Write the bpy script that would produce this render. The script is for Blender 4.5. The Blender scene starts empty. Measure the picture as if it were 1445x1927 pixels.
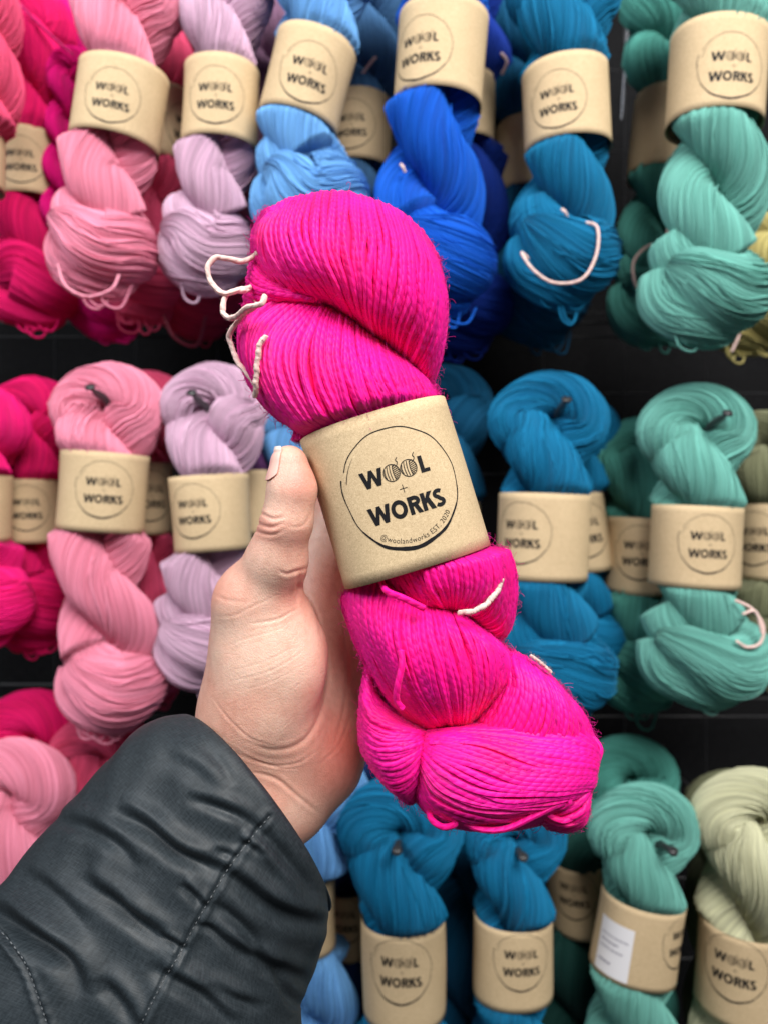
import bpy, bmesh, math, random
import numpy as np
from mathutils import Vector

# ------------------------------------------------------------------ camera, world, lamps, exposure
SC = bpy.context.scene
COL = SC.collection
FPX, CX, CY = 1400.0, 722.5, 963.5          # focal length in photo pixels, photo centre
cam_d = bpy.data.cameras.new("camera")
cam = bpy.data.objects.new("camera", cam_d)
COL.objects.link(cam)
cam.location = (0, 0, 0)
cam.rotation_euler = (math.radians(90), 0, 0)
cam_d.sensor_fit = 'VERTICAL'
cam_d.sensor_height = 36.0
cam_d.lens = FPX / 1927.0 * 36.0
cam_d.clip_start = 0.01
cam_d.clip_end = 50
cam_d.dof.use_dof = True
cam_d.dof.focus_distance = 0.272
cam_d.dof.aperture_fstop = 8.0
SC.camera = cam

w = bpy.data.worlds.new("World")
SC.world = w
w.use_nodes = True
w.node_tree.nodes["Background"].inputs[0].default_value = (0.86, 0.93, 1.0, 1)
w.node_tree.nodes["Background"].inputs[1].default_value = 0.08

def area(name, loc, target, sx, sy, power, col):
    d = bpy.data.lights.new(name, 'AREA')
    d.shape = 'RECTANGLE'; d.size = sx; d.size_y = sy; d.energy = power; d.color = col
    o = bpy.data.objects.new(name, d); COL.objects.link(o)
    o.location = loc
    o.rotation_euler = (Vector(target) - Vector(loc)).to_track_quat('-Z', 'Y').to_euler()
    return o
area("window_light", (0.42, -0.52, 0.98), (0.0, 0.45, -0.04), 1.0, 0.7, 38.0, (1.0, 0.975, 0.94))
area("fill_light", (-0.85, -0.35, 0.80), (-0.05, 0.42, 0.0), 0.6, 0.5, 13.0, (0.95, 0.97, 1.0))  # unseen fill lamp added at the left to brighten that side

SC.view_settings.view_transform = 'Standard'
SC.view_settings.look = 'None'
SC.view_settings.exposure = 0.0
SC.view_settings.gamma = 1.0
SC.render.engine = 'CYCLES'
SC.cycles.use_denoising = True
SC.cycles.max_bounces = 6
SC.cycles.diffuse_bounces = 4

rng = np.random.default_rng(7)
random.seed(7)

# ------------------------------------------------------------------ helpers
def P(x, y, d):
    return np.array([(x - CX) / FPX * d, d, -(y - CY) / FPX * d])

def tagit(o, label=None, cat=None, group=None, kind=None):
    if label: o['label'] = label
    if cat: o['category'] = cat
    if group: o['group'] = group
    if kind: o['kind'] = kind
    return o

def empty(name, loc=(0, 0, 0)):
    o = bpy.data.objects.new(name, None)
    COL.objects.link(o); o.location = loc; o.empty_display_size = 0.01
    return o

def mesh_obj(name, verts, faces, mat, parent=None, uvs=None, smooth=True):
    """faces: (n,4) or (n,3) array, or list of such arrays; uvs per vertex"""
    if isinstance(faces, np.ndarray): faces = [faces]
    faces = [np.asarray(f, dtype=np.int32) for f in faces if len(f)]
    verts = np.asarray(verts, dtype=np.float32)
    org = np.zeros(3, np.float32)
    if parent is not None:
        org = np.array(parent.matrix_basis.translation, np.float32)
        p = parent.parent
        while p is not None:
            org = org + np.array(p.matrix_basis.translation, np.float32); p = p.parent
    me = bpy.data.meshes.new(name)
    me.vertices.add(len(verts))
    me.vertices.foreach_set('co', (verts - org).ravel())
    loops = np.concatenate([f.ravel() for f in faces])
    sizes = np.concatenate([np.full(len(f), f.shape[1], np.int32) for f in faces])
    me.loops.add(len(loops)); me.loops.foreach_set('vertex_index', loops)
    me.polygons.add(len(sizes))
    st = np.concatenate([[0], np.cumsum(sizes)[:-1]]).astype(np.int32)
    me.polygons.foreach_set('loop_start', st)
    me.polygons.foreach_set('loop_total', sizes)
    if uvs is not None:
        l = me.uv_layers.new(name='UVMap')
        uv = np.asarray(uvs, np.float32)
        uv = uv[loops] if len(uv) == len(verts) else uv
        l.data.foreach_set('uv', uv.ravel())
    me.update(calc_edges=True)
    me.validate()
    me.polygons.foreach_set('use_smooth', np.full(len(me.polygons), smooth, bool))
    me.materials.append(mat)
    o = bpy.data.objects.new(name, me); COL.objects.link(o)
    if parent is not None: o.parent = parent
    return o

class Geo:
    def __init__(s): s.v = []; s.f = []; s.uv = []; s.n = 0
    def add(s, v, f, uv):
        s.v.append(v); s.f.append(np.asarray(f) + s.n); s.uv.append(uv); s.n += len(v)
    def build(s, name, mat, parent=None, smooth=True):
        return mesh_obj(name, np.concatenate(s.v), s.f, mat, parent, np.concatenate(s.uv), smooth)

def catmull(pts, n, closed=False):
    pts = np.asarray(pts, float)
    k = len(pts)
    if k == 2: 
        t = np.linspace(0, 1, n)[:, None]; return pts[0] * (1 - t) + pts[1] * t
    ext = np.vstack([2 * pts[0] - pts[1], pts, 2 * pts[-1] - pts[-2]])
    seg = np.linalg.norm(np.diff(pts[:, :3], axis=0), axis=1) + 1e-9
    cum = np.concatenate([[0], np.cumsum(seg)]); cum /= cum[-1]
    t = np.linspace(0, 1, n)
    i = np.clip(np.searchsorted(cum, t, side='right') - 1, 0, k - 2)
    u = ((t - cum[i]) / (cum[i + 1] - cum[i]))[:, None]
    p0, p1, p2, p3 = ext[i], ext[i + 1], ext[i + 2], ext[i + 3]
    return 0.5 * ((2 * p1) + (-p0 + p2) * u + (2 * p0 - 5 * p1 + 4 * p2 - p3) * u * u + (-p0 + 3 * p1 - 3 * p2 + p3) * u ** 3)

def frames(c):
    T = np.gradient(c, axis=0); T /= np.linalg.norm(T, axis=1)[:, None] + 1e-12
    a = np.array([0, -1.0, 0.0]); n0 = a - T[0] * (a @ T[0])
    if np.linalg.norm(n0) < 1e-3: n0 = np.array([1.0, 0, 0]) - T[0] * T[0][0]
    n0 /= np.linalg.norm(n0)
    N = np.zeros_like(c); N[0] = n0
    for i in range(1, len(c)):
        v = N[i - 1] - T[i] * (N[i - 1] @ T[i]); N[i] = v / (np.linalg.norm(v) + 1e-12)
    B = np.cross(T, N)
    return T, N, B

def grid_faces(nr, nc, wrap_c=True, off=0):
    r = np.arange(nr - 1)[:, None]; c = np.arange(nc if wrap_c else nc - 1)[None]
    c2 = (c + 1) % nc if wrap_c else c + 1
    a = r * nc + c; b = r * nc + c2; d = (r + 1) * nc + c2; e = (r + 1) * nc + c
    return np.stack([a, b, d, e], -1).reshape(-1, 4) + off

def tube(g, c, r, sides=7, pitch=None, caps=True):
    """round tube along the points c (world metres); r scalar or array"""
    c = np.asarray(c); n = len(c)
    T, N, B = frames(c)
    r = np.broadcast_to(np.asarray(r, float), (n,)).copy()
    if caps:
        r[0] *= 0.25; r[-1] *= 0.25
    a = np.linspace(0, 2 * np.pi, sides + 1)           # seam duplicated for the UVs
    v = c[:, None] + r[:, None, None] * (np.cos(a)[None, :, None] * N[:, None] + np.sin(a)[None, :, None] * B[:, None])
    L = np.concatenate([[0], np.cumsum(np.linalg.norm(np.diff(c, axis=0), axis=1))])
    pitch = pitch or 0.0045
    uv = np.stack(np.broadcast_arrays((a / (2 * np.pi))[None], (L / pitch)[:, None] + random.random()), -1)
    g.add(v.reshape(-1, 3), grid_faces(n, sides + 1, False), uv.reshape(-1, 2))

def fnoise(t, seed, octs=((1, 1.0), (2.3, .5), (5.1, .25))):
    r = np.random.default_rng(seed); out = 0
    for f, a in octs: out = out + a * np.sin(2 * np.pi * (f * t + r.random()))
    return out

# ------------------------------------------------------------------ materials
def newmat(name):
    m = bpy.data.materials.new(name); m.use_nodes = True
    nt = m.node_tree; b = nt.nodes["Principled BSDF"]
    return m, nt, b
def N_(nt, t, **kw):
    n = nt.nodes.new(t)
    for k, v in kw.items(): setattr(n, k, v)
    return n
def L_(nt, a, b): nt.links.new(a, b)
def math_(nt, op, a, b=None):
    n = N_(nt, 'ShaderNodeMath', operation=op)
    for i, x in enumerate((a, b)):
        if x is None: continue
        if isinstance(x, (int, float)): n.inputs[i].default_value = x
        else: L_(nt, x, n.inputs[i])
    return n.outputs[0]

def simple_mat(name, col, rough=0.6, metal=0.0, spec=0.5):
    m, nt, b = newmat(name)
    b.inputs['Base Color'].default_value = (*col, 1)
    b.inputs['Roughness'].default_value = rough; b.inputs['Metallic'].default_value = metal
    b.inputs['Specular IOR Level'].default_value = spec
    nz = N_(nt, 'ShaderNodeTexNoise'); nz.inputs['Scale'].default_value = 60
    mr = N_(nt, 'ShaderNodeMapRange'); mr.inputs['To Min'].default_value = max(0, rough - .1); mr.inputs['To Max'].default_value = min(1, rough + .12)
    L_(nt, nz.outputs['Fac'], mr.inputs['Value']); L_(nt, mr.outputs[0], b.inputs['Roughness'])
    return m

def dye_and_highlights(nt, b, col, amount, vec, col2=None):
    """hand-dyed variation along the strands; paints strand highlights into background yarn"""
    nz = N_(nt, 'ShaderNodeTexNoise'); nz.inputs['Scale'].default_value = 1.0; nz.inputs['Detail'].default_value = 3
    L_(nt, vec, nz.inputs['Vector'])
    mx = N_(nt, 'ShaderNodeMix', data_type='RGBA')
    c = np.array(col)
    lo = c * (1 - amount); hi = np.clip(c * (1 + amount * .7) + amount * 0.03, 0, 1)
    if col2 is not None: hi = np.array(col2)
    mx.inputs['A'].default_value = (*lo, 1); mx.inputs['B'].default_value = (*hi, 1)
    mr = N_(nt, 'ShaderNodeMapRange'); mr.inputs['From Min'].default_value = .3; mr.inputs['From Max'].default_value = .7
    L_(nt, nz.outputs['Fac'], mr.inputs['Value']); L_(nt, mr.outputs[0], mx.inputs['Factor'])
    L_(nt, mx.outputs['Result'], b.inputs['Base Color'])

_ym = {}
def yarn_mat(name, col, amount=0.30):
    """bundle surface: many fine strands running along v, u counts strands"""
    if name in _ym: return _ym[name]
    m, nt, b = newmat('yarn_' + name)
    uv = N_(nt, 'ShaderNodeUVMap'); uv.uv_map = 'UVMap'
    sep = N_(nt, 'ShaderNodeSeparateXYZ'); L_(nt, uv.outputs[0], sep.inputs[0])
    s = math_(nt, 'SINE', math_(nt, 'MULTIPLY', sep.outputs[0], 2 * math.pi))
    s = math_(nt, 'ABSOLUTE', math_(nt, 'SINE', math_(nt, 'MULTIPLY', sep.outputs[0], math.pi)))
    mp = N_(nt, 'ShaderNodeCombineXYZ')
    L_(nt, math_(nt, 'MULTIPLY', sep.outputs[0], .55), mp.inputs[0]); L_(nt, math_(nt, 'MULTIPLY', sep.outputs[1], 9.0), mp.inputs[1])
    nz = N_(nt, 'ShaderNodeTexNoise'); nz.inputs['Scale'].default_value = 1.0; nz.inputs['Detail'].default_value = 2
    L_(nt, mp.outputs[0], nz.inputs['Vector'])
    h = math_(nt, 'ADD', math_(nt, 'MULTIPLY', s, .6), math_(nt, 'MULTIPLY', nz.outputs['Fac'], 1.6))
    bp = N_(nt, 'ShaderNodeBump'); bp.inputs['Strength'].default_value = 1.0; bp.inputs['Distance'].default_value = 0.0007
    L_(nt, h, bp.inputs['Height']); L_(nt, bp.outputs[0], b.inputs['Normal'])
    mp2 = N_(nt, 'ShaderNodeCombineXYZ')
    L_(nt, math_(nt, 'MULTIPLY', sep.outputs[0], .42), mp2.inputs[0]); L_(nt, math_(nt, 'MULTIPLY', sep.outputs[1], 14.0), mp2.inputs[1])
    dye_and_highlights(nt, b, col, amount, mp2.outputs[0])  # lighter streaks in the colour stand in for strand highlights
    b.inputs['Roughness'].default_value = 0.75
    b.inputs['Specular IOR Level'].default_value = 0.12
    b.inputs['Sheen Weight'].default_value = 0.10
    b.inputs['Sheen Roughness'].default_value = 0.45
    b.inputs['Sheen Tint'].default_value = (*np.clip(np.array(col) * .5 + .4, 0, 1), 1)
    _ym[name] = m
    return m

def strand_mat(name, col, amount=0.15, bump=0.0005, ply=2, sheen=.25, col2=None, rough=.62):
    """single plied strand: u round the strand, v along it"""
    m, nt, b = newmat(name)
    uv = N_(nt, 'ShaderNodeUVMap'); uv.uv_map = 'UVMap'
    sep = N_(nt, 'ShaderNodeSeparateXYZ'); L_(nt, uv.outputs[0], sep.inputs[0])
    ph = math_(nt, 'MULTIPLY', math_(nt, 'ADD', math_(nt, 'MULTIPLY', sep.outputs[0], float(ply)), sep.outputs[1]), math.pi)
    s = math_(nt, 'ABSOLUTE', math_(nt, 'SINE', ph))
    tc = N_(nt, 'ShaderNodeTexCoord')
    nz = N_(nt, 'ShaderNodeTexNoise'); nz.inputs['Scale'].default_value = 1800; L_(nt, tc.outputs['Object'], nz.inputs['Vector'])
    h = math_(nt, 'ADD', s, math_(nt, 'MULTIPLY', nz.outputs['Fac'], .35))
    bp = N_(nt, 'ShaderNodeBump'); bp.inputs['Strength'].default_value = 1.0; bp.inputs['Distance'].default_value = bump
    L_(nt, h, bp.inputs['Height']); L_(nt, bp.outputs[0], b.inputs['Normal'])
    mp = N_(nt, 'ShaderNodeMapping'); mp.inputs['Scale'].default_value = (45, 45, 45)
    L_(nt, tc.outputs['Object'], mp.inputs['Vector'])
    dye_and_highlights(nt, b, col, amount, mp.outputs[0], col2)
    b.inputs['Roughness'].default_value = rough
    b.inputs['Specular IOR Level'].default_value = 0.35
    b.inputs['Sheen Weight'].default_value = sheen
    b.inputs['Sheen Roughness'].default_value = 0.4
    b.inputs['Subsurface Weight'].default_value = .42; b.inputs['Subsurface Scale'].default_value = .0014; b.inputs['Subsurface Radius'].default_value = (1, .6, .8)
    b.inputs['Sheen Tint'].default_value = (*np.clip(np.array(col) * .7 + .25, 0, 1), 1)
    return m

def kraft_mat():
    m, nt, b = newmat('kraft_paper')
    tc = N_(nt, 'ShaderNodeTexCoord')
    n1 = N_(nt, 'ShaderNodeTexNoise'); n1.inputs['Scale'].default_value = 1300; n1.inputs['Detail'].default_value = 5; n1.inputs['Roughness'].default_value = .65
    n1.inputs['Distortion'].default_value = 1.5
    n2 = N_(nt, 'ShaderNodeTexNoise'); n2.inputs['Scale'].default_value = 60; n2.inputs['Detail'].default_value = 4
    for n in (n1, n2): L_(nt, tc.outputs['Object'], n.inputs['Vector'])
    mx = N_(nt, 'ShaderNodeMix', data_type='RGBA')
    mx.inputs['A'].default_value = (.32, .22, .115, 1); mx.inputs['B'].default_value = (.76, .59, .37, 1)
    f = math_(nt, 'ADD', math_(nt, 'MULTIPLY', n1.outputs['Fac'], 1.5), math_(nt, 'MULTIPLY', n2.outputs['Fac'], .25))
    f = math_(nt, 'SUBTRACT', f, .34)
    L_(nt, f, mx.inputs['Factor']); L_(nt, mx.outputs['Result'], b.inputs['Base Color'])
    bp = N_(nt, 'ShaderNodeBump'); bp.inputs['Strength'].default_value = .35; bp.inputs['Distance'].default_value = 0.0002
    L_(nt, n1.outputs['Fac'], bp.inputs['Height']); L_(nt, bp.outputs[0], b.inputs['Normal'])
    b.inputs['Roughness'].default_value = .78; b.inputs['Specular IOR Level'].default_value = .3
    return m
M_KRAFT = kraft_mat()
M_INK = simple_mat('black_ink', (.008, .008, .010), .6, 0, .15)
M_WHITE = simple_mat('white_paper', (.78, .77, .80), .5)
M_GREYINK = simple_mat('grey_print', (.28, .27, .33), .6)
M_STRING = strand_mat('cotton_string', (.76, .55, .50), .08, .00015, 2, .2)
M_PINKTIE = strand_mat('pink_tie', (.80, .30, .40), .08, .00025, 2, .2)
M_ROSETIE = strand_mat('rose_tie', (.42, .10, .15), .08, .00025, 2, .2)
M_MAGTIE = strand_mat('magenta_tie', (.55, .01, .15), .08, .00025, 2, .2)
M_WIRE = simple_mat('black_wire', (.035, .035, .038), .3)
M_GLINT = simple_mat('wire_glint', (.55, .56, .6), .25, .9)  # bright metal for the rod that stands in for a glint
M_NEON = strand_mat('neon_pink_yarn', (1.0, .0004, .225), 0.09, .00017, 2, .14, (1.0, .0006, .33))
M_NEONCORE = simple_mat('neon_pink_core', (.95, .0006, .20), .9)

# ------------------------------------------------------------------ the printed logo (flat, metres, y up, band centre = origin)
def text_flat(s, size, bold=0.0, space=1.0):
    cu = bpy.data.curves.new('t', 'FONT'); cu.body = s; cu.size = size
    cu.align_x = 'CENTER'; cu.align_y = 'CENTER'; cu.offset = bold; cu.space_character = space
    cu.resolution_u = 3
    o = bpy.data.objects.new('t', cu); COL.objects.link(o)
    dg = bpy.context.evaluated_depsgraph_get()
    me = bpy.data.meshes.new_from_object(o.evaluated_get(dg))
    bm = bmesh.new(); bm.from_mesh(me); bmesh.ops.triangulate(bm, faces=bm.faces[:])
    v = np.array([q.co[:2] for q in bm.verts]).reshape(-1, 2)
    f = np.array([[q.index for q in fc.verts] for fc in bm.faces]).reshape(-1, 3)
    bm.free(); bpy.data.objects.remove(o); bpy.data.curves.remove(cu); bpy.data.meshes.remove(me)
    return v, f

class Flat:
    def __init__(s): s.v = []; s.f = []; s.n = 0
    def add(s, v, f):
        s.v.append(np.asarray(v, float)); s.f.append(np.asarray(f) + s.n); s.n += len(v)
    def line(s, pts, wd):
        pts = np.asarray(pts, float); n = len(pts); wd = np.broadcast_to(wd, (n,))
        T = np.gradient(pts, axis=0); T /= np.linalg.norm(T, axis=1)[:, None] + 1e-12
        Nn = np.stack([-T[:, 1], T[:, 0]], 1)
        v = np.concatenate([pts + Nn * wd[:, None] / 2, pts - Nn * wd[:, None] / 2])
        i = np.arange(n - 1)
        s.add(v, np.concatenate([np.stack([i, i + 1, i + 1 + n], 1), np.stack([i, i + 1 + n, i + n], 1)]))
    def arrays(s): return np.concatenate(s.v), np.concatenate(s.f)

def stroke_letter(fl, strokes, ox, oy, w, h, wd):
    for st in strokes:
        p = np.array(st, float)
        if len(p) > 2 and st is not strokes: p = p
        fl.line(np.stack([ox + p[:, 0] * w, oy + p[:, 1] * h], 1), wd)

def poly_letter(fl, polys, ox, oy, w, h):
    for pl in polys:
        p = np.array(pl, float); v = np.stack([ox + p[:, 0] * w, oy + p[:, 1] * h], 1)
        fl.add(v, np.array([[0, i, i + 1] for i in range(1, len(v) - 1)]))

def arc_pts(cx, cy, rx, ry, a0, a1, n=20):
    a = np.radians(np.linspace(a0, a1, n)); return np.stack([cx + rx * np.cos(a), cy + ry * np.sin(a)], 1)

def build_logo(detail):
    fl = Flat(); mm = .001
    # brushed ring, open at the upper left with a doubled end
    R = 21.3
    a = np.linspace(158, 158 + 352, 130 if detail else 60); th = np.radians(a)
    r = R + .25 * np.sin(3 * th + 1) + .12 * np.sin(11 * th)
    wd = .30 + .42 * np.clip(np.sin(th - math.radians(200)), 0, 1) ** 2 + .10 * np.sin(17 * th) + .06 * np.sin(41 * th)
    bot = np.exp(-((np.mod(a, 360) - 262) / 42.0) ** 2); wd = wd * .75 + .75 * bot
    start = np.exp(-((a - 158) / 18.0) ** 2); r = r + 1.0 * start; wd = wd + .25 * start
    wd = np.maximum(wd * 1.15, .34)
    fl.line(np.stack([r * np.cos(th), r * np.sin(th)], 1) * mm, wd * mm)
    p = arc_pts(0.6, -.6, R - .6, R - .4, 160, 134, 14) * mm
    fl.line(p, np.linspace(.30, .08, 14) * mm)
    def bold_text(s, cx, cy, h, W):
        # bold capitals drawn as strokes
        t = h * .23
        let = []
        if s == 'W': return
    T = 1.5
    def cap(ch, x, y, wdt, h):
        t = T * mm
        if ch == 'W':
            q = [(0, 1), (.26, 0), (.5, .72), (.74, 0), (1, 1)]
            for i in range(4):
                a_, b_ = q[i], q[i + 1]
                tt = t / wdt
                if i % 2 == 0: xs = (a_[0] - tt * .12, a_[0] + tt * .95, b_[0] + tt * .5, b_[0] - tt * .5)
                else: xs = (b_[0] + tt * .12, b_[0] - tt * .95, a_[0] - tt * .5, a_[0] + tt * .5)
                if i == 1: xs = (b_[0] + tt * .5, b_[0] - tt * .42, a_[0] - tt * .45, a_[0] + tt * .55)
                if i == 2: xs = (a_[0] - tt * .5, a_[0] + tt * .42, b_[0] + tt * .45, b_[0] - tt * .55)
                top = 1.0
                poly_letter(fl, [[(xs[0], top), (xs[1], top), (xs[2], 0), (xs[3], 0)]], x, y, wdt, h)
        if ch == 'L':
            poly_letter(fl, [[(0, 0), (t / wdt, 0), (t / wdt, 1), (0, 1)], [(0, 0), (1, 0), (1, t / h * .85), (0, t / h * .85)]], x, y, wdt, h)
        if ch == 'O':
            fl.line(arc_pts(x + wdt / 2, y + h / 2, wdt / 2 - t / 2, h / 2 - t * .42, 0, 360, 33), t)
        if ch == 'R':
            poly_letter(fl, [[(0, 0), (t / wdt, 0), (t / wdt, 1), (0, 1)]], x, y, wdt, h)
            c = np.vstack([[(x + t * .8, y + h - t * .45)], arc_pts(x + wdt * .52, y + h * .72, wdt * .36, h * .28 - t * .42, 88, -88, 14), [(x + t * .8, y + h * .44 + t * .42)]])
            fl.line(c, t * .92)
            poly_letter(fl, [[(.42, .46), (.42 + 1.0 * t / wdt, .50), (1.08, 0), (1.08 - 1.15 * t / wdt, 0)]], x, y, wdt, h)
        if ch == 'K':
            poly_letter(fl, [[(0, 0), (t / wdt, 0), (t / wdt, 1), (0, 1)],
                             [(t / wdt * .9, .32), (t / wdt * .9, .62), (.98 - 1.1 * t / wdt, 1), (1.02, 1), ],
                             [(.36, .58), (.36 + .9 * t / wdt, .72), (1.08, 0), (1.08 - 1.2 * t / wdt, 0)]], x, y, wdt, h)
        if ch == 'S':
            c = np.vstack([arc_pts(x + wdt * .52, y + h * .73, wdt * .38, h * .27 - t * .42, 40, 250, 14),
                           arc_pts(x + wdt * .48, y + h * .27, wdt * .40, h * .27 - t * .42, 70, -145, 14)])
            fl.line(c, t * .92)
    # WOOL: W, two yarn balls, L
    h = 6.0 * mm; y = 2.6 * mm
    cap('W', -13.2 * mm, y, 8.2 * mm, h)
    cap('L', 8.6 * mm, y, 3.4 * mm, h)
    for cx in (-1.7, 4.6):
        cy = 5.6; rb = 2.95
        fl.line(arc_pts(cx, cy, rb, rb, 0, 360, 33) * mm, .28 * mm)
        for k in range(5):                                   # strands lying one way
            u = -.78 + k * .36
            x0 = cx + u * rb * .95
            hh = math.sqrt(max(0, 1 - u * u)) * rb * .93
            q = np.array([(x0 + .5 * (1 - (t * 2 - 1) ** 2) * (-.6), cy - hh * .95 + t * hh * 1.9) for t in np.linspace(0, 1, 7)])
            if k < 4: fl.line(q * mm, .26 * mm)
        for k in range(8):                                   # and across
            v = -.8 + k * .22
            xr = math.sqrt(max(0, 1 - v * v)) * rb
            q = np.array([(cx + .55 + t * (xr - .62), cy + v * rb + .55 * t - .2) for t in np.linspace(0, 1, 4)])
            if xr > 1.2: fl.line(q * mm, .26 * mm)
        tail = catmull([(cx + rb * .75, cy + rb * .6), (cx + rb * 1.0, cy + rb * 1.05), (cx + rb * .86, cy + rb * 1.3), (cx + rb * 1.12, cy + rb * 1.62)], 12)
        fl.line(tail * mm, .28 * mm)
    fl.line(np.array([(-1.4, 0), (1.5, 0)]) * mm + np.array([.6, -.7]) * mm, .22 * mm)
    fl.line(np.array([(0, -1.45), (0, 1.45)]) * mm + np.array([.65, -.7]) * mm, .22 * mm)
    h = 6.3 * mm; y = -10.4 * mm; x = -14.1
    for ch, wd_, gap in (('W', 8.0, .2), ('O', 5.9, .6), ('R', 4.3, .55), ('K', 4.4, .3), ('S', 3.8, 0)):
        cap(ch, x * mm, y, wd_ * mm, h); x += wd_ + gap
    if detail:
        v, f = text_flat('@woolandworks EST. 2020', 2.7 * mm, -.00003, 1.04)
        rr = (R - 2.5) * mm; v[:, 0] *= 28.9 * mm / (v[:, 0].max() - v[:, 0].min())
        c0 = math.radians(274)
        arc = c0 + v[:, 0] / rr
        rad = rr - v[:, 1]
        fl.add(np.stack([rad * np.cos(arc), rad * np.sin(arc)], 1), f)
    return fl.arrays()
LOGO_HI = build_logo(True)
LOGO_LO = build_logo(False)

# ------------------------------------------------------------------ paper band
def superellipse(a, b, p, n):
    """closed outline starting at the middle of the back going round; returns angle table by arc length"""
    t = np.linspace(0, 2 * np.pi, n + 1)
    c, s = np.cos(t), np.sin(t)
    x = a * np.sign(s) * np.abs(s) ** (2 / p); y = b * np.sign(c) * np.abs(c) ** (2 / p)
    return np.stack([x, y], 1)          # y>0 = back, y<0 = front

def band_frame(z, face=(0, 1.0, 0)):
    z = np.array(z, float); z /= np.linalg.norm(z)
    fwd = np.array(face, float); fwd = fwd - z * (fwd @ z); fwd /= np.linalg.norm(fwd)
    xr = np.cross(fwd, z); xr /= np.linalg.norm(xr)
    return z, fwd, xr
def squeeze(V, centre, zaxis, a, b, half_h, p, lim0, slope=1.5):
    """yarn held together by the paper band: points inside the band's height are drawn in to fit it"""
    z, fwd, xr = band_frame(zaxis)
    q = V - centre; v = q @ z; x = q @ xr; y = q @ fwd
    e = ((np.abs(x) / a) ** p + (np.abs(y) / b) ** p) ** (1 / p) + 1e-9
    over = np.maximum(0, np.abs(v) - half_h) / a
    lim = lim0 + slope * over + 6 * over ** 2
    k = np.minimum(1, lim / e)
    # soften the limit so the bundle keeps a little of its own relief
    k = np.where(e > lim * .9, np.minimum(k, (lim * .9 + (lim * .1) * (1 - np.exp(-(e - lim * .9) / (lim * .1)))) / e), k)
    return centre + (x * k)[:, None] * xr + (y * k)[:, None] * fwd + v[:, None] * z
def make_band(root, centre, zaxis, a, b, half_h, p, logo_u, logo_arr, logo_v=0.0, logo_scale=1.0, face=None, dents=0.0, seed=0, taper=0.0, logo_rot=0.0, logo_stretch=1.0):
    z = np.array(zaxis, float); z /= np.linalg.norm(z)
    fwd = np.array(face if face is not None else (0, 1.0, 0)); fwd = fwd - z * (fwd @ z); fwd /= np.linalg.norm(fwd)
    xr = np.cross(fwd, z); xr /= np.linalg.norm(xr)
    n = 140
    prof = superellipse(a, b, p, n * 4)
    L = np.concatenate([[0], np.cumsum(np.linalg.norm(np.diff(prof, axis=0), axis=1))])
    tot = L[-1]
    # arc-length lookup, 0 at the middle of the front (half way round)
    def at(u, v, off):
        s = np.mod(u + tot / 2, tot)
        px = np.interp(s, L, prof[:, 0]); py = np.interp(s, L, prof[:, 1])
        e = tot / 2000
        dx = np.interp(np.mod(s + e, tot), L, prof[:, 0]) - np.interp(np.mod(s - e, tot), L, prof[:, 0])
        dy = np.interp(np.mod(s + e, tot), L, prof[:, 1]) - np.interp(np.mod(s - e, tot), L, prof[:, 1])
        nl = np.hypot(dx, dy) + 1e-12
        nx, ny = -dy / nl, dx / nl
        sgn = np.sign(nx * px + ny * py); nx, ny = nx * sgn, ny * sgn
        wob = dents * (np.sin(u / tot * 12 + seed) * np.cos(v / half_h * 1.7 + seed * 2)) + off
        k = 1 + taper * v / half_h
        px = px * k + nx * wob; py = py * k + ny * wob
        return centre + px[..., None] * xr + py[..., None] * fwd + v[..., None] * z
    flip = -1.0 if (at(np.array([a * .3]), np.array([0.]), 0)[0] - centre) @ xr < 0 else 1.0
    U = np.linspace(-tot / 2, tot / 2, n, endpoint=False)
    V = np.linspace(-half_h, half_h, 14)
    uu, vv = np.meshgrid(U, V)
    outer = at(uu, vv, 0.0); inner = at(uu, vv, -0.00016)
    g = Geo()
    nv = len(V)
    allv = np.concatenate([outer.reshape(-1, 3), inner.reshape(-1, 3)])
    f = [grid_faces(nv, n), grid_faces(nv, n)[:, ::-1] + nv * n]
    i = np.arange(n); j = (i + 1) % n; o = nv * n
    f.append(np.stack([i, i + o, j + o, j], 1))
    t = (nv - 1) * n
    f.append(np.stack([i + t, j + t, j + t + o, i + t + o], 1))
    band = mesh_obj('paper_band', allv, f, M_KRAFT, root)
    if logo_arr is not None:
        lv, lf = logo_arr
        lv = lv * np.array([logo_scale, logo_scale * logo_stretch])
        ca, sa = math.cos(logo_rot), math.sin(logo_rot)
        lv = np.stack([lv[:, 0] * ca - lv[:, 1] * sa, lv[:, 0] * sa + lv[:, 1] * ca], 1)
        w_ = at(flip * (lv[:, 0] + logo_u), lv[:, 1] + logo_v, 0.00013)
        keep = np.ones(len(lf), bool)
        lf = lf[keep]
        lo = mesh_obj('printed_logo', w_, lf, M_INK, band, smooth=False)
        # flat normals facing out
    return band, at, flip

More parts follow.
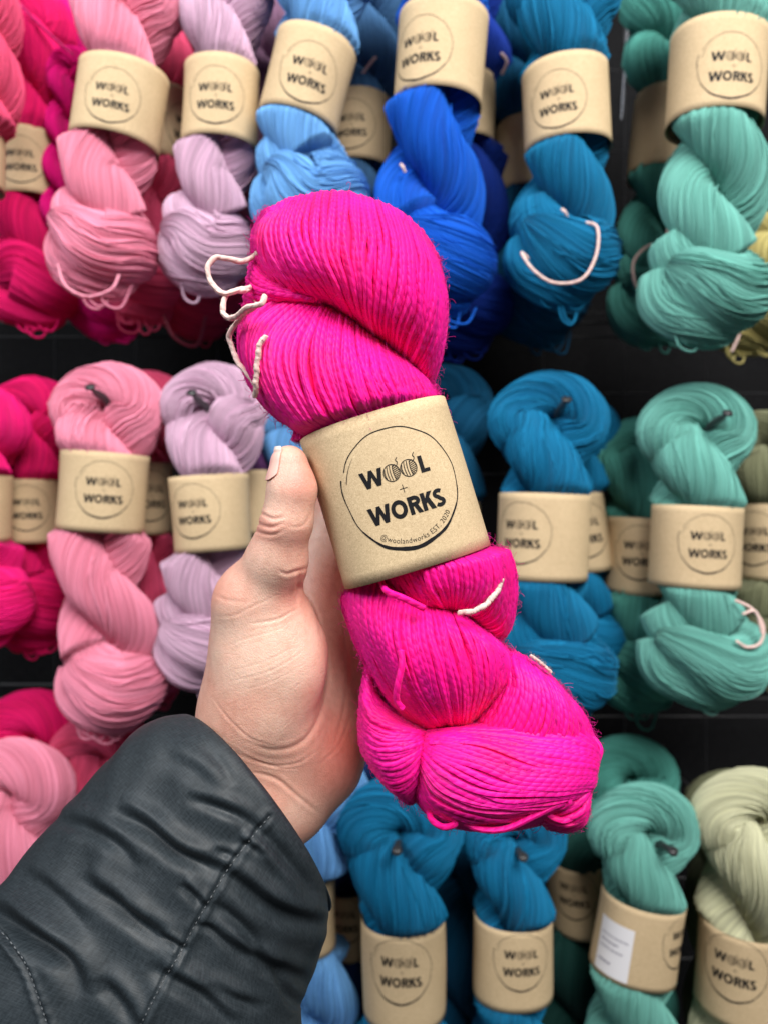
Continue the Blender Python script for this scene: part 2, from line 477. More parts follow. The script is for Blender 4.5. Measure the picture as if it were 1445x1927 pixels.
# ------------------------------------------------------------------ background skeins
def sweep(g, pts, rad, nseg, nring, twist, seed, groove=0.00014, K=64, fine=True, loose=0):
    """bundle of strands: centre path pts (n,3) metres, radii, strands counter-twisted"""
    pr = np.concatenate([np.asarray(pts, float), np.asarray(rad, float)[:, None]], 1)
    q = catmull(pr, nseg)
    # smooth a little
    for _ in range(3): q[1:-1] = .25 * q[:-2] + .5 * q[1:-1] + .25 * q[2:]
    c, r = q[:, :3], np.maximum(q[:, 3], .001)
    T, N, B = frames(c)
    L = np.concatenate([[0], np.cumsum(np.linalg.norm(np.diff(c, axis=0), axis=1))])
    per = 3 if fine else 2
    nring = int(K) * per
    ph = np.linspace(0, 2 * np.pi, nring + 1)
    rs = np.random.default_rng(seed)
    # every strand has its own tension: it stands a little proud or sinks in along its length, and wanders sideways
    w1, p1, p2 = rs.uniform(15, 70, K), rs.random(K) * 6.28, rs.random(K) * 6.28
    offk = rs.normal(0, .00016, K)[None] + .00016 * np.sin(L[:, None] * w1 + p1) + .00013 * np.sin(L[:, None] * w1 * 2.7 + p2)
    off = np.repeat(offk, per, axis=1);     off = np.concatenate([off, off[:, :1]], 1)
    ridge = np.abs(np.sin(ph * K / 2)) if fine else np.tile([0, 1], K + 1)[:nring + 1]
    gr = np.zeros(nring + 1)
    for fq, am in ((5, .7), (9, .5), (13, .5), (19, .4)): gr += am * np.sin(fq * ph + rs.random() * 6.28)
    drift = sum(.4 * np.sin(k * ph[None] + 50 * L[:, None] + rs.random() * 6) for k in (6, 11))
    sc_ = np.clip(r[:, None] / .018, .15, 1)
    wander = sum(a_ * .7 * np.sin(k * ph[None] + f_ * L[:, None] + rs.random() * 6) for k, f_, a_ in ((3, 45, .035), (7, 90, .016), (15, 60, .010)))
    ang = ph[None] + (twist * L)[:, None] + wander
    rr = r[:, None] * (1 + .03 * np.sin(2 * ph[None] + L[:, None] * 40 + rs.random() * 6)) + (groove * (gr[None] + drift) + ridge[None] * .00060 + off) * sc_
    v = c[:, None] + rr[..., None] * (np.cos(ang)[..., None] * N[:, None] + np.sin(ang)[..., None] * B[:, None])
    for _ in range(loose):                     # single strands lying loose over the rest
        i0 = rs.integers(0, max(1, nseg - 30)); ln = rs.integers(20, min(70, nseg - i0 - 1) + 1) if nseg - i0 > 25 else nseg - i0 - 1
        k_ = np.arange(i0, i0 + ln); a0 = rs.random() * 6.28
        aa = a0 + twist * L[k_] + rs.normal(0, 9) * (L[k_] - L[i0]) * (.018 / max(.006, r[k_].mean())) + .06 * np.sin(np.linspace(0, rs.uniform(3, 9), ln))
        lift = .0007 + .0012 * rs.random() ** 3 * np.sin(np.linspace(0, np.pi, ln))
        q_ = c[k_] + (r[k_] + lift * sc_[k_, 0])[:, None] * (np.cos(aa)[:, None] * N[k_] + np.sin(aa)[:, None] * B[k_])
        tube(g, q_[::2], .00052, 4, 1.0)
    uv = np.stack(np.broadcast_arrays((ph / (2 * np.pi) * K)[None], L[:, None]), -1)
    # close the ends with a small cap ring
    v[0] = c[0] + (v[0] - c[0]) * .3; v[-1] = c[-1] + (v[-1] - c[-1]) * .3
    g.add(v.reshape(-1, 3), grid_faces(nseg, nring + 1, False), uv.reshape(-1, 2))

def string_curve(root, pts3, r=.0011, mat=None, name='tie_string', n=60):
    g = Geo(); tube(g, catmull(pts3, n), r, 8, .006); return g.build(name, mat or M_STRING, root)

SKN = 0
STRM = None
def skein(axis, y_top, y_bot, d, k, mat, label_xy, lab_wh, tilt, yfront, logo_du, label, hook=None, mirror=False,
          logo=True, strings=(), hp=165, depthk=.85, bulb=True, group='skeins hanging on the display wall', sticker=False, bulb_w=1.0, squash=1.0, bandcol=None, loop=True, tie_mat=None):
    """axis: [(x,y)...] photo px centreline; everything given in px at distance d then built in metres"""
    global SKN, STRM; SKN += 1
    rs = np.random.default_rng(SKN * 13)
    ax = np.array(axis, float)
    def X(y): return np.interp(y, ax[:, 1], ax[:, 0]) if len(ax) > 1 else ax[0, 0]
    de = d - .017
    def Q(u, y, wd):   # u lateral px, wd depth px (towards the wall positive)
        dd = d + wd / FPX * d * depthk
        p = P(X(y) + u, y, de)
        return np.array([P(X(y) + u, y, d - .004)[0], dd, p[2]])
    m = -1.0 if mirror else 1.0
    rho = 49 * k * squash; R = 43 * k * squash; px = de / FPX
    STRM = tie_mat or M_STRING
    root = empty('yarn_skein', tuple(Q(0, y_top, 0)))
    tagit(root, label, 'yarn skein', group)
    g = Geo()
    yl = y_top + 112 * k
    yf = list(yfront) if isinstance(yfront, (list, tuple)) else [yfront]
    sl = hp * k
    yk = [yf[0] - 12 * sl] + yf + [yf[-1] + 12 * sl]
    pk = [-12.0] + list(range(len(yf))) + [len(yf) - 1 + 12.0]
    def psi(y): return math.pi * float(np.interp(y, yk, pk))
    y_end = y_bot - (150 * k if bulb else 10)
    ys = np.arange(yl, y_end + 1, 22 * k)
    # choose which ply goes to the left at the top so that the loop closes
    s0 = math.sin(psi(yl))
    offA = 0 if s0 < 0 else math.pi
    def ply(y, off):
        a = psi(y) + off
        env = 1.0
        return Q(m * R * math.sin(a), y, -R * math.cos(a) * .8), rho * (1 + .05 * math.sin(y * .03 + off)) * env
    left = [ply(y, offA) for y in ys]; right = [ply(y, offA + math.pi) for y in ys]
    if loop:
        top = [(Q(m * 59 * k, y_top + 88 * k, 4), 47 * k), (Q(m * 38 * k, y_top + 56 * k, 0), 44 * k), (Q(0, y_top + 42 * k, 0), 41 * k),
               (Q(-m * 38 * k, y_top + 56 * k, 0), 44 * k), (Q(-m * 59 * k, y_top + 88 * k, -4), 48 * k)]
    else: top = []
    path = right[::-1] + top + left
    pts = np.array([p[0] for p in path]); rad = np.array([p[1] for p in path]) * px
    tw = m * 0.80 / (rho * px)
    fine = d < .55; nl_ = 60 if fine else 12
    sweep(g, pts, rad, 190 if fine else 130, 0, tw, SKN, K=136, fine=fine, loose=nl_)
    if bulb:
        bw = bulb_w * k; yb = y_bot - 110 * k; j1, j2, j3, j4 = rs.normal(0, 9, 4) * k
        # end of the hank folded through itself: strands fan out sideways from a pinch
        b1 = [(Q(-m * 66 * bw + j3, yb - 42 * k + j4, -30 * k), 14 * k), (Q(-m * 34 * bw, yb - 20 * k, -44 * k), 42 * k), (Q(m * 8 * bw + j1, yb + 4 * k + j2, -38 * k), 66 * k),
              (Q(m * 42 * bw, yb + 6 * k, -10 * k), 66 * k), (Q(m * 50 * bw, yb, 50 * k), 54 * k)]
        sweep(g, np.array([p[0] for p in b1]), np.array([p[1] for p in b1]) * px, 90, 0, 2.0, SKN + 50, K=160, groove=.0002, fine=fine, loose=nl_)
        b2 = [(Q(-m * 60 * bw, yb - 30 * k, 10 * k), 34 * k), (Q(-m * 50 * bw, yb + 20 * k, 0), 46 * k), (Q(-m * 10 * bw + j2, yb + 58 * k - abs(j1), -12 * k), 46 * k),
              (Q(m * 30 * bw, yb + 64 * k, 0), 34 * k), (Q(m * 52 * bw, yb + 40 * k, 20 * k), 24 * k)]
        sweep(g, np.array([p[0] for p in b2]), np.array([p[1] for p in b2]) * px, 80, 0, 3.0, SKN + 90, K=120, groove=.0002, fine=fine, loose=nl_)
        b3 = [(Q(-m * 50 * bw, yb - 90 * k, 10 * k), 44 * k), (Q(-m * 30 * bw, yb - 50 * k, 0), 52 * k), (Q(m * 30 * bw, yb - 30 * k, 20), 56 * k), (Q(m * 40 * bw, yb + 20 * k, 30), 50 * k)]
        sweep(g, np.array([p[0] for p in b3]), np.array([p[1] for p in b3]) * px, 60, 0, 20.0, SKN + 70, K=104, fine=fine, loose=nl_ // 3)
        # a few stray strands hanging loose at the bottom
        for _ in range(7):
            x0 = rs.uniform(-50, 20) * k; x1 = x0 + rs.uniform(30, 60) * k; yy = y_bot - rs.uniform(18, 50) * k
            dr = rs.uniform(12, 40) * k
            pp = [Q(x0, yy - 10, -30 * k), Q(x0 + (x1 - x0) * .2, yy + dr * .8, -26 * k), Q(x0 + (x1 - x0) * .7, yy + dr, -20 * k), Q(x1, yy - 8, -14 * k)]
            tube(g, catmull(pp, 24), .0009, 5)
    if label_xy is not None:
        lx, ly = label_xy; lw, lh = lab_wh; t = math.radians(tilt)
        bz = np.array([math.sin(t), 0, math.cos(t)]); bc = Q(lx - X(ly), ly, 0)
        bb = max(lw * px * .86, rho * px * 1.45)
        g.v = [squeeze(v_, bc, bz, lw * px, bb, lh * px, 2.15, .955, 1.05) for v_ in g.v]
    body = g.build('twisted_yarn', mat, root)
    if label_xy is not None:
        lx, ly = label_xy; lw, lh = lab_wh
        t = math.radians(tilt)
        z = np.array([math.sin(t), 0, math.cos(t)])
        c = Q(lx - X(ly), ly, 0)
        arr = None
        if logo:
            arr = LOGO_LO
        pw, ph_ = lw * px, lh * px
        band, at, flip = make_band(root, c, z, pw, bb, ph_, 2.15, ((lx + logo_du - CX) * (d - bb) / d + CX - lx) * px, arr, logo_v=-((ly - 6 - CY) * (d - bb) / de + CY - ly) * px,
                                   logo_scale=min(1.0, ph_ / .0303) * 1.0, dents=.0006, seed=SKN)
        if bandcol is not None: band.data.materials[0] = bandcol
        if sticker:
            u0, u1, v0, v1 = sticker
            uu, vv = np.meshgrid(np.linspace(u0, u1, 14) * px, np.linspace(v0, v1, 6) * px)
            sv = at(flip * uu, vv, .0003)
            st = mesh_obj('price_sticker', sv.reshape(-1, 3), grid_faces(6, 14, False), M_WHITE, band)
            fl = Flat()
            for i_, (ln, yy) in enumerate(((.8, .72), (.55, .60), (.7, .48), (.4, .22))):
                xs = np.linspace(u0 + (u1 - u0) * .1, u0 + (u1 - u0) * (.1 + ln), 40)
                zz = (v0 + (v1 - v0) * yy) + 3.0 * np.sin(xs * 1.9 + i_) * np.abs(np.sin(xs * .37 + i_))
                fl.line(np.stack([xs * px, zz * px], 1), .0006)
            lv, lf = fl.arrays()
            mesh_obj('handwriting', at(flip * lv[:, 0], lv[:, 1], .00045), lf, M_GREYINK, st, smooth=False)
    for sp in strings:
        string_curve(root, [Q(x - X(y), y, w_) for x, y, w_ in sp], r=0.0010 * (d / .5), mat=STRM)
    if hook is not None:
        hx, hy, x2, y2 = hook
        hk = empty('display_hook', tuple(Q(hx - X(hy), hy, 0)))
        nm = hook_labels.get((int(hx), int(hy)))
        tagit(hk, nm, 'hook', 'black wire hooks that hold the skeins')
        g = Geo()
        pA = Q(hx - X(hy), hy, -96 * k); pB = Q(x2 - X(y2), y2, 20 * k)
        back = np.array([pB[0], .695, pB[2] - .004])
        tube(g, catmull([pA, pA * .5 + pB * .5, pB, back], 24), .0026, 10)
        g.build('rod', M_WIRE, hk)
        g = Geo()
        tip = [pA + np.array([0, -.0008, .001]) * s for s in (0, 1.0, 2.0)]
        tube(g, catmull(tip, 6), .0034, 10); g.build('tip', M_WIRE, hk)
        g = Geo(); b0 = back + np.array([0, .004, 0])
        tube(g, np.array([b0 + np.array([0, 0, -.018]), b0, b0 + np.array([0, 0, .018])]), .006, 8); g.build('mount', M_WIRE, hk)
    return root

hook_labels = {}
# ------------------------------------------------------------------ the wall behind: black cloth, wire grid, rails
def cloth_mat():
    m, nt, b = newmat('black_cloth')
    tc = N_(nt, 'ShaderNodeTexCoord')
    wv = N_(nt, 'ShaderNodeTexWave', wave_type='BANDS', bands_direction='X'); wv.inputs['Scale'].default_value = 130; wv.inputs['Distortion'].default_value = 3
    nz = N_(nt, 'ShaderNodeTexNoise'); nz.inputs['Scale'].default_value = 300
    L_(nt, tc.outputs['Object'], wv.inputs['Vector']); L_(nt, tc.outputs['Object'], nz.inputs['Vector'])
    f = math_(nt, 'MULTIPLY', wv.outputs['Fac'], nz.outputs['Fac'])
    mx = N_(nt, 'ShaderNodeMix', data_type='RGBA'); mx.inputs['A'].default_value = (.001, .001, .0015, 1); mx.inputs['B'].default_value = (.022, .022, .024, 1)
    L_(nt, f, mx.inputs['Factor']); L_(nt, mx.outputs['Result'], b.inputs['Base Color'])
    bp = N_(nt, 'ShaderNodeBump'); bp.inputs['Strength'].default_value = .6; bp.inputs['Distance'].default_value = .001
    L_(nt, f, bp.inputs['Height']); L_(nt, bp.outputs[0], b.inputs['Normal'])
    b.inputs['Roughness'].default_value = .9; b.inputs['Specular IOR Level'].default_value = .15
    return m
WY = .74
v = []; n = 60
gx, gz = np.meshgrid(np.linspace(-.75, .75, n), np.linspace(-.85, .85, n))
gy = WY + .004 * np.sin(gx * 31) * np.cos(gz * 9) + .002 * np.sin(gz * 23 + gx * 11)
back = mesh_obj('backing_wall', np.stack([gx, gy, gz], -1).reshape(-1, 3), grid_faces(n, n, False), cloth_mat())
back['kind'] = 'structure'

grid = empty('wire_grid_panel', (0, .70, 0))
tagit(grid, 'black welded wire grid panel standing behind all the hanging skeins', 'grid panel')
for i, x in enumerate(np.arange(-.70, .75, .0765)):
    g = Geo(); x += .008
    tube(g, [(x, .70, -.8), (x, .70, .8)], .0022, 8); g.build('vertical_wire', M_WIRE, grid)
for z in np.arange(-.75, .8, .0765):
    g = Geo(); z += .021
    tube(g, [(-.72, .705, z), (.72, .705, z)], .0022, 8); g.build('horizontal_wire', M_WIRE, grid)
# pair of heavier rails the hooks hang from, seen dark between the rows
def rail(y_px, label):
    r = empty('shelf_rail', tuple(P(CX, y_px, .66)))
    tagit(r, label, 'rail', 'black metal rails between the rows of skeins')
    for dy, rr in ((0, .0045), (26, .0035)):
        g = Geo(); a = P(-260, y_px + dy, .66); b = P(1700, y_px + dy, .66)
        tube(g, [a, b], rr, 10); g.build('bar', M_RAIL, r)
M_RAIL = simple_mat('dark_grey_rail', (.022, .022, .024), .5, .3)
rail(608, 'dark metal rail in the gap under the top row of skeins')
rail(1288, 'dark metal rail in the gap under the middle row of skeins')
g = Geo(); tube(g, [P(1182, 18, .64), P(1175, 120, .64), P(1168, 225, .64)], .0022, 8)
o = g.build('glint_rod', M_GLINT); tagit(o, 'thin bright rod put in for the glint on a grid wire between blue and mint skeins', 'rod')  # added bright rod imitates a glint running down a grid wire

# ------------------------------------------------------------------ the hanging skeins
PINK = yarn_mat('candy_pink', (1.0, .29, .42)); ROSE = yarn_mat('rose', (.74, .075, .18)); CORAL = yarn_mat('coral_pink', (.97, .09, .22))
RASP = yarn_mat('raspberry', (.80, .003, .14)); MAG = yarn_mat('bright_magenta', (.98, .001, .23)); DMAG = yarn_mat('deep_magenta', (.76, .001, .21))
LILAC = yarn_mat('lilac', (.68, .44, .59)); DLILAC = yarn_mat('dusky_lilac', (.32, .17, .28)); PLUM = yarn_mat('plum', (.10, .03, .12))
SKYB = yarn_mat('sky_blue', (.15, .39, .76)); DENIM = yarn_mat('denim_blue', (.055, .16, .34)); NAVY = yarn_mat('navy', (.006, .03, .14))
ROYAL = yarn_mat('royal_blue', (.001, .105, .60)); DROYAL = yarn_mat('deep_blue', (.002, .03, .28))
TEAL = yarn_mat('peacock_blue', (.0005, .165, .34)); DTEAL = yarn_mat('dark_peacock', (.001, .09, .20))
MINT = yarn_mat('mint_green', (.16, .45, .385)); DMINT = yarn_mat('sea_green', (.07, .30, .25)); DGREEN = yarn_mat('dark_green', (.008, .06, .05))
CREAM = yarn_mat('pale_sage', (.64, .64, .43)); SAGE = yarn_mat('shaded_sage', (.20, .21, .12)); YEL = yarn_mat('straw_yellow', (.50, .43, .16))  # SAGE is darkened to hold the shade on the back skeins

F1, F2, F3, B1, B2 = .505, .525, .515, .585, .615
hook_labels.update({
    (200, 738): 'black hook tip poking through the candy pink skein of the middle row', (380, 748): 'black hook tip poking through the lilac skein of the middle row',
    (1045, 762): 'black hook tip in the eye of the peacock blue skein right of the held skein', (1332, 786): 'black hook tip in the eye of the middle row mint skein',
    (745, 1580): 'black hook tip in the left bottom row peacock blue skein', (970, 1598): 'black hook tip in the right bottom row peacock blue skein',
    (1236, 1586): 'black hook tip in the eye of the bottom row mint skein', (1440, 1600): 'black hook tip in the pale sage skein at the lower right corner'})
# ---- top row
skein([(-40, -60), (-34, 250)], -160, 330, F1, .80, CORAL, (-60, 285), (60, 50), 0, [60, 190], 0, 'coral pink skein cut by the left edge high in the top row', logo=False, bulb=False)
skein([(60, 0), (48, 300), (60, 600)], -40, 620, .575, .86, RASP, (45, 304), (66, 62), -2, [200, 420], -12, 'raspberry skein in the top row, nearest the left edge with a band on it')
skein([(140, -100), (135, 300), (215, 640)], -60, 640, .60, .80, DMAG, (140, 285), (50, 58), 0, [40, 180, 420], -60, 'deep magenta skein hanging behind the top row candy pink one', logo=False)
skein([(135, 0), (115, 500)], 62, 470, .565, .50, MAG, None, None, 0, [160], 0, 'small bright magenta skein just left of the top row candy pink one', bulb=False, tie_mat=M_MAGTIE,
      strings=[[(30, -20, -40), (75, 30, -46), (120, 75, -50), (150, 100, -40)]])
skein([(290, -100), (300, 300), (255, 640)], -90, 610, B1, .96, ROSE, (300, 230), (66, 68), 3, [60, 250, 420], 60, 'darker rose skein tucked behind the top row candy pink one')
skein([(430, -100), (420, 250), (360, 640)], -130, 640, .605, .9, yarn_mat('wine_rose', (.50, .03, .10)), None, None, 0, [60, 250, 420], 0, 'wine red skein low behind the top row lilac one', tie_mat=M_ROSETIE,
      strings=[[(320, 590, -70), (345, 640, -78), (385, 655, -78), (400, 600, -70)]])
skein([(262, -200), (215, 150), (190, 330), (180, 580)], -120, 560, F1, 1.03, PINK, (222, 182), (84, 73), 8, [62, 335], -14, 'candy pink skein in the top row with the first full kraft band from the left', tie_mat=M_PINKTIE,
      strings=[[(130, 500, -70), (150, 545, -84), (190, 566, -86), (232, 552, -84), (243, 520, -70)]])
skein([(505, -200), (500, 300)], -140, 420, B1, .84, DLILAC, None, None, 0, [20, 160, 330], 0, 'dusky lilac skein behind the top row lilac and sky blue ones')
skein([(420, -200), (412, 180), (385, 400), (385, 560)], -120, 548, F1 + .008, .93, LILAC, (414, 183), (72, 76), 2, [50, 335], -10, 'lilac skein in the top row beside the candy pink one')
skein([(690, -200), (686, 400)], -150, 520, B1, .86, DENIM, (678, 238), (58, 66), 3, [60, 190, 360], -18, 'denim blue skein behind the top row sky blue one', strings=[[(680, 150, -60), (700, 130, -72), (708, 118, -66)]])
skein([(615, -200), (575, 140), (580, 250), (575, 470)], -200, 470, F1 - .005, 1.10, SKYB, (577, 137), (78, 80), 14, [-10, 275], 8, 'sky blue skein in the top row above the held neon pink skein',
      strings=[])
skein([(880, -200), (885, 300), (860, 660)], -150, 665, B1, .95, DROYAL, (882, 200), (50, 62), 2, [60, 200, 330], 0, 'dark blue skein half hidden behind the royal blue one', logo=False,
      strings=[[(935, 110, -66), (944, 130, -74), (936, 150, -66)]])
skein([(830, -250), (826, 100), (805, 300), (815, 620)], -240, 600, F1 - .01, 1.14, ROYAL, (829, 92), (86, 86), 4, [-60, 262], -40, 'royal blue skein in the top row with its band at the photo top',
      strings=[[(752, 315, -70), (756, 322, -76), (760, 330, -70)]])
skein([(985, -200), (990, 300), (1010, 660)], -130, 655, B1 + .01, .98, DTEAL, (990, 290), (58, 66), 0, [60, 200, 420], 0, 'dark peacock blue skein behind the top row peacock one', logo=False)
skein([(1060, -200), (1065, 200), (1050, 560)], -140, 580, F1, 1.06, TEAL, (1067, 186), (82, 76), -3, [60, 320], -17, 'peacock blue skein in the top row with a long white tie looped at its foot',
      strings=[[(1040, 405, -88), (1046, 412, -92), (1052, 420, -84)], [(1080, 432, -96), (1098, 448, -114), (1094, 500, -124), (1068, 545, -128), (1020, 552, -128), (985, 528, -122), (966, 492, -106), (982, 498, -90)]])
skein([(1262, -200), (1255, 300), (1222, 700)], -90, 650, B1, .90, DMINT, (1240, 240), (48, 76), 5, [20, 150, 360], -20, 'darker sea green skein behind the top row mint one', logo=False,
      strings=[[(1240, 420, -66), (1228, 465, -76), (1195, 475, -84), (1170, 505, -84), (1175, 545, -80), (1195, 555, -66)]])
skein([(1415, 0), (1400, 660)], 380, 668, B1, .92, YEL, None, None, 0, [470, 600], 0, 'straw yellow skein low behind the mint one at the right edge', strings=[[(1360, 600, -70), (1362, 635, -78), (1350, 668, -74)]])
skein([(1354, -250), (1352, 120), (1350, 300), (1312, 640)], -210, 655, F1 - .012, 1.12, MINT, (1352, 128), (90, 88), 4, [-10, 258], 32, 'mint green skein in the top row at the right side', bulb_w=1.15,
      strings=[])
# ---- middle row
skein([(60, 600), (62, 1300)], 700, 1235, B1 - .01, .86, RASP, (62, 962), (52, 60), 0, [860, 1110], -16, 'raspberry skein in the middle row beside the candy pink one')
skein([(-48, 600), (-45, 1300)], 715, 1240, F2, .92, yarn_mat('cerise', (.88, .006, .19)), (-50, 957), (62, 64), 0, [850, 1100], 0, 'cerise skein cut by the left edge in the middle row', logo=False)
skein([(275, 600), (280, 1400)], 690, 1335, B1, .90, ROSE, (272, 938), (52, 68), 0, [880, 1110], 10, 'darker rose skein behind the middle row candy pink one')
skein([(208, 600), (192, 925), (185, 1100), (205, 1200), (200, 1420)], 672, 1402, F2, 1.02, PINK, (191, 925), (82, 75), 4, [862, 1105], 0, 'candy pink skein in the middle row above the jacket sleeve', hook=(200, 738, 210, 757))
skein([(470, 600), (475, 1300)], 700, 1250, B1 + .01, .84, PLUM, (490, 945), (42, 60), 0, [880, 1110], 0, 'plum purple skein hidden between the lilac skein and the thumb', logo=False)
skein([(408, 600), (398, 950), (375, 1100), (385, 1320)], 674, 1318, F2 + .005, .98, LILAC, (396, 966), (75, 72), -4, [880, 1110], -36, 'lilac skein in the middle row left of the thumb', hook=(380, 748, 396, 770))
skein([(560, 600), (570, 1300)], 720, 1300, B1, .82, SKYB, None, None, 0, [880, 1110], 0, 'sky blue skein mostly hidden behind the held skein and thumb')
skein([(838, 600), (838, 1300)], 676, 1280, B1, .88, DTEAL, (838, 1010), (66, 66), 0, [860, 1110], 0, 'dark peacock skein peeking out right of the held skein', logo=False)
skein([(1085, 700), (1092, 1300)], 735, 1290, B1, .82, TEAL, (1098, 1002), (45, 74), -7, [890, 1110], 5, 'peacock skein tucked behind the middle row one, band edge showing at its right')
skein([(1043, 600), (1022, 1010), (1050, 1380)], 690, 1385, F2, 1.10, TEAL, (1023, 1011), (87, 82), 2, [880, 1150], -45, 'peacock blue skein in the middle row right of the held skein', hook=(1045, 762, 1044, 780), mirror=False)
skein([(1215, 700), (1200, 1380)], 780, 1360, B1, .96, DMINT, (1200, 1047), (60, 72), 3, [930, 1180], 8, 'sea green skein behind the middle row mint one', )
skein([(1440, 700), (1440, 1300)], 765, 1300, .575, .90, SAGE, (1445, 1020), (60, 72), 0, [930, 1180], -22, 'sage skein with painted-in shade at the right edge of the middle row')
skein([(1312, 600), (1314, 1030), (1330, 1380)], 714, 1352, F2, 1.06, MINT, (1312, 1030), (84, 77), 3, [905, 1150], 26, 'mint green skein in the middle row with a white tie below its band', bulb_w=1.3, hook=(1332, 786, 1326, 806),
      strings=[[(1350, 1125, -90), (1375, 1140, -104), (1392, 1170, -112), (1385, 1200, -116), (1362, 1208, -116), (1342, 1196, -114)], [(1358, 1150, -104), (1380, 1145, -108), (1390, 1185, -114)]])
# ---- bottom row
skein([(60, 1200), (60, 1900)], 1308, 1900, B1, 1.0, RASP, None, None, 0, [1480], 0, 'raspberry skein at the back of the bottom row, left corner')
skein([(190, 1200), (200, 1900)], 1350, 1930, .57, 1.0, ROSE, None, None, 0, [1520, 1700], 0, 'rose skein above the jacket sleeve in the bottom row')
skein([(20, 1200), (10, 2000)], 1405, 2080, F3 + .01, 1.12, PINK, None, None, 0, [1600, 1800], 0, 'candy pink skein cut by the left edge of the bottom row')
skein([(690, 1300), (680, 2200)], 1410, 2100, B1, .9, NAVY, (655, 1740), (50, 62), 0, [1620, 1850], -10, 'navy skein in the bottom row between sky blue and peacock ones')
skein([(600, 1300), (590, 2200)], 1425, 2130, F3 + .015, .92, SKYB, (555, 1732), (78, 70), 0, [1610, 1850], -30, 'sky blue skein in the bottom row below the wrist')
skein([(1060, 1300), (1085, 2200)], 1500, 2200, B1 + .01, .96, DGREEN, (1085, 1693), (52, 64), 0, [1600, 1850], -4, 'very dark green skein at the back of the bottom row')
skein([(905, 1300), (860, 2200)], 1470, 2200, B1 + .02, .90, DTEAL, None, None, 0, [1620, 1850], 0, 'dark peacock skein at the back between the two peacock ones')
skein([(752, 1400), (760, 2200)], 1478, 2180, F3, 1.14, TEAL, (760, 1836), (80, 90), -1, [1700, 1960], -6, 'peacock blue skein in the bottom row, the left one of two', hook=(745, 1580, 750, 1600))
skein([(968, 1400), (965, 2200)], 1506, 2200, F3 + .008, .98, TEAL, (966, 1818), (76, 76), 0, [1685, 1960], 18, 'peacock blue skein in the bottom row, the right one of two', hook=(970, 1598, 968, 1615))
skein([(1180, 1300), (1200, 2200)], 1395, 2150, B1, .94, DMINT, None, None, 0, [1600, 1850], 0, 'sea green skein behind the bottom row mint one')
skein([(1225, 1400), (1203, 1780), (1190, 2200)], 1492, 2200, F3, 1.02, MINT, (1203, 1780), (80, 74), 9, [1672, 1930], 100, 'mint green skein in the bottom row with a white price sticker on its band', hook=(1236, 1586, 1230, 1602),
      sticker=(-104, -34, -66, 34))
skein([(1385, 1300), (1385, 2200)], 1462, 2200, B1, 1.0, SAGE, None, None, 0, [1640, 1850], 0, 'sage skein with painted-in shade behind the pale sage one in the right corner')
skein([(1425, 1400), (1400, 2200)], 1462, 2200, F3, 1.12, CREAM, (1402, 1842), (84, 84), 4, [1665, 1925], -16, 'pale sage skein in the lower right corner', hook=(1440, 1600, 1436, 1618))

# ------------------------------------------------------------------ the held skein
HD = .29
held = empty('held_skein', tuple(P(740, 927, HD)))
tagit(held, 'neon pink skein with a kraft paper band held up in the hand', 'yarn skein')
HG = Geo(); fibre_src = []

def key_grid(keys, m=30):
    rows = [catmull(np.array(k, float), m) for k in keys]
    return np.array(rows)                          # K,M,2
def across(kg, t):
    """catmull across the keys at parameters t (n,) -> n,M,2"""
    K = len(kg)
    mid = kg[:, kg.shape[1] // 2]
    seg = np.linalg.norm(np.diff(kg, axis=0), axis=2).mean(1)
    cum = np.concatenate([[0], np.cumsum(seg)]); cum /= cum[-1]
    ext = np.concatenate([[2 * kg[0] - kg[1]], kg, [2 * kg[-1] - kg[-2]]])
    i = np.clip(np.searchsorted(cum, t, side='right') - 1, 0, K - 2)
    u = ((t - cum[i]) / (cum[i + 1] - cum[i]))[:, None, None]
    p0, p1, p2, p3 = ext[i], ext[i + 1], ext[i + 2], ext[i + 3]
    return 0.5 * ((2 * p1) + (-p0 + p2) * u + (2 * p0 - 5 * p1 + 4 * p2 - p3) * u * u + (-p0 + 3 * p1 - 3 * p2 + p3) * u ** 3)

def prof(s, p): return np.maximum(0, 1 - np.abs(2 * s - 1) ** p) ** (1 / p)

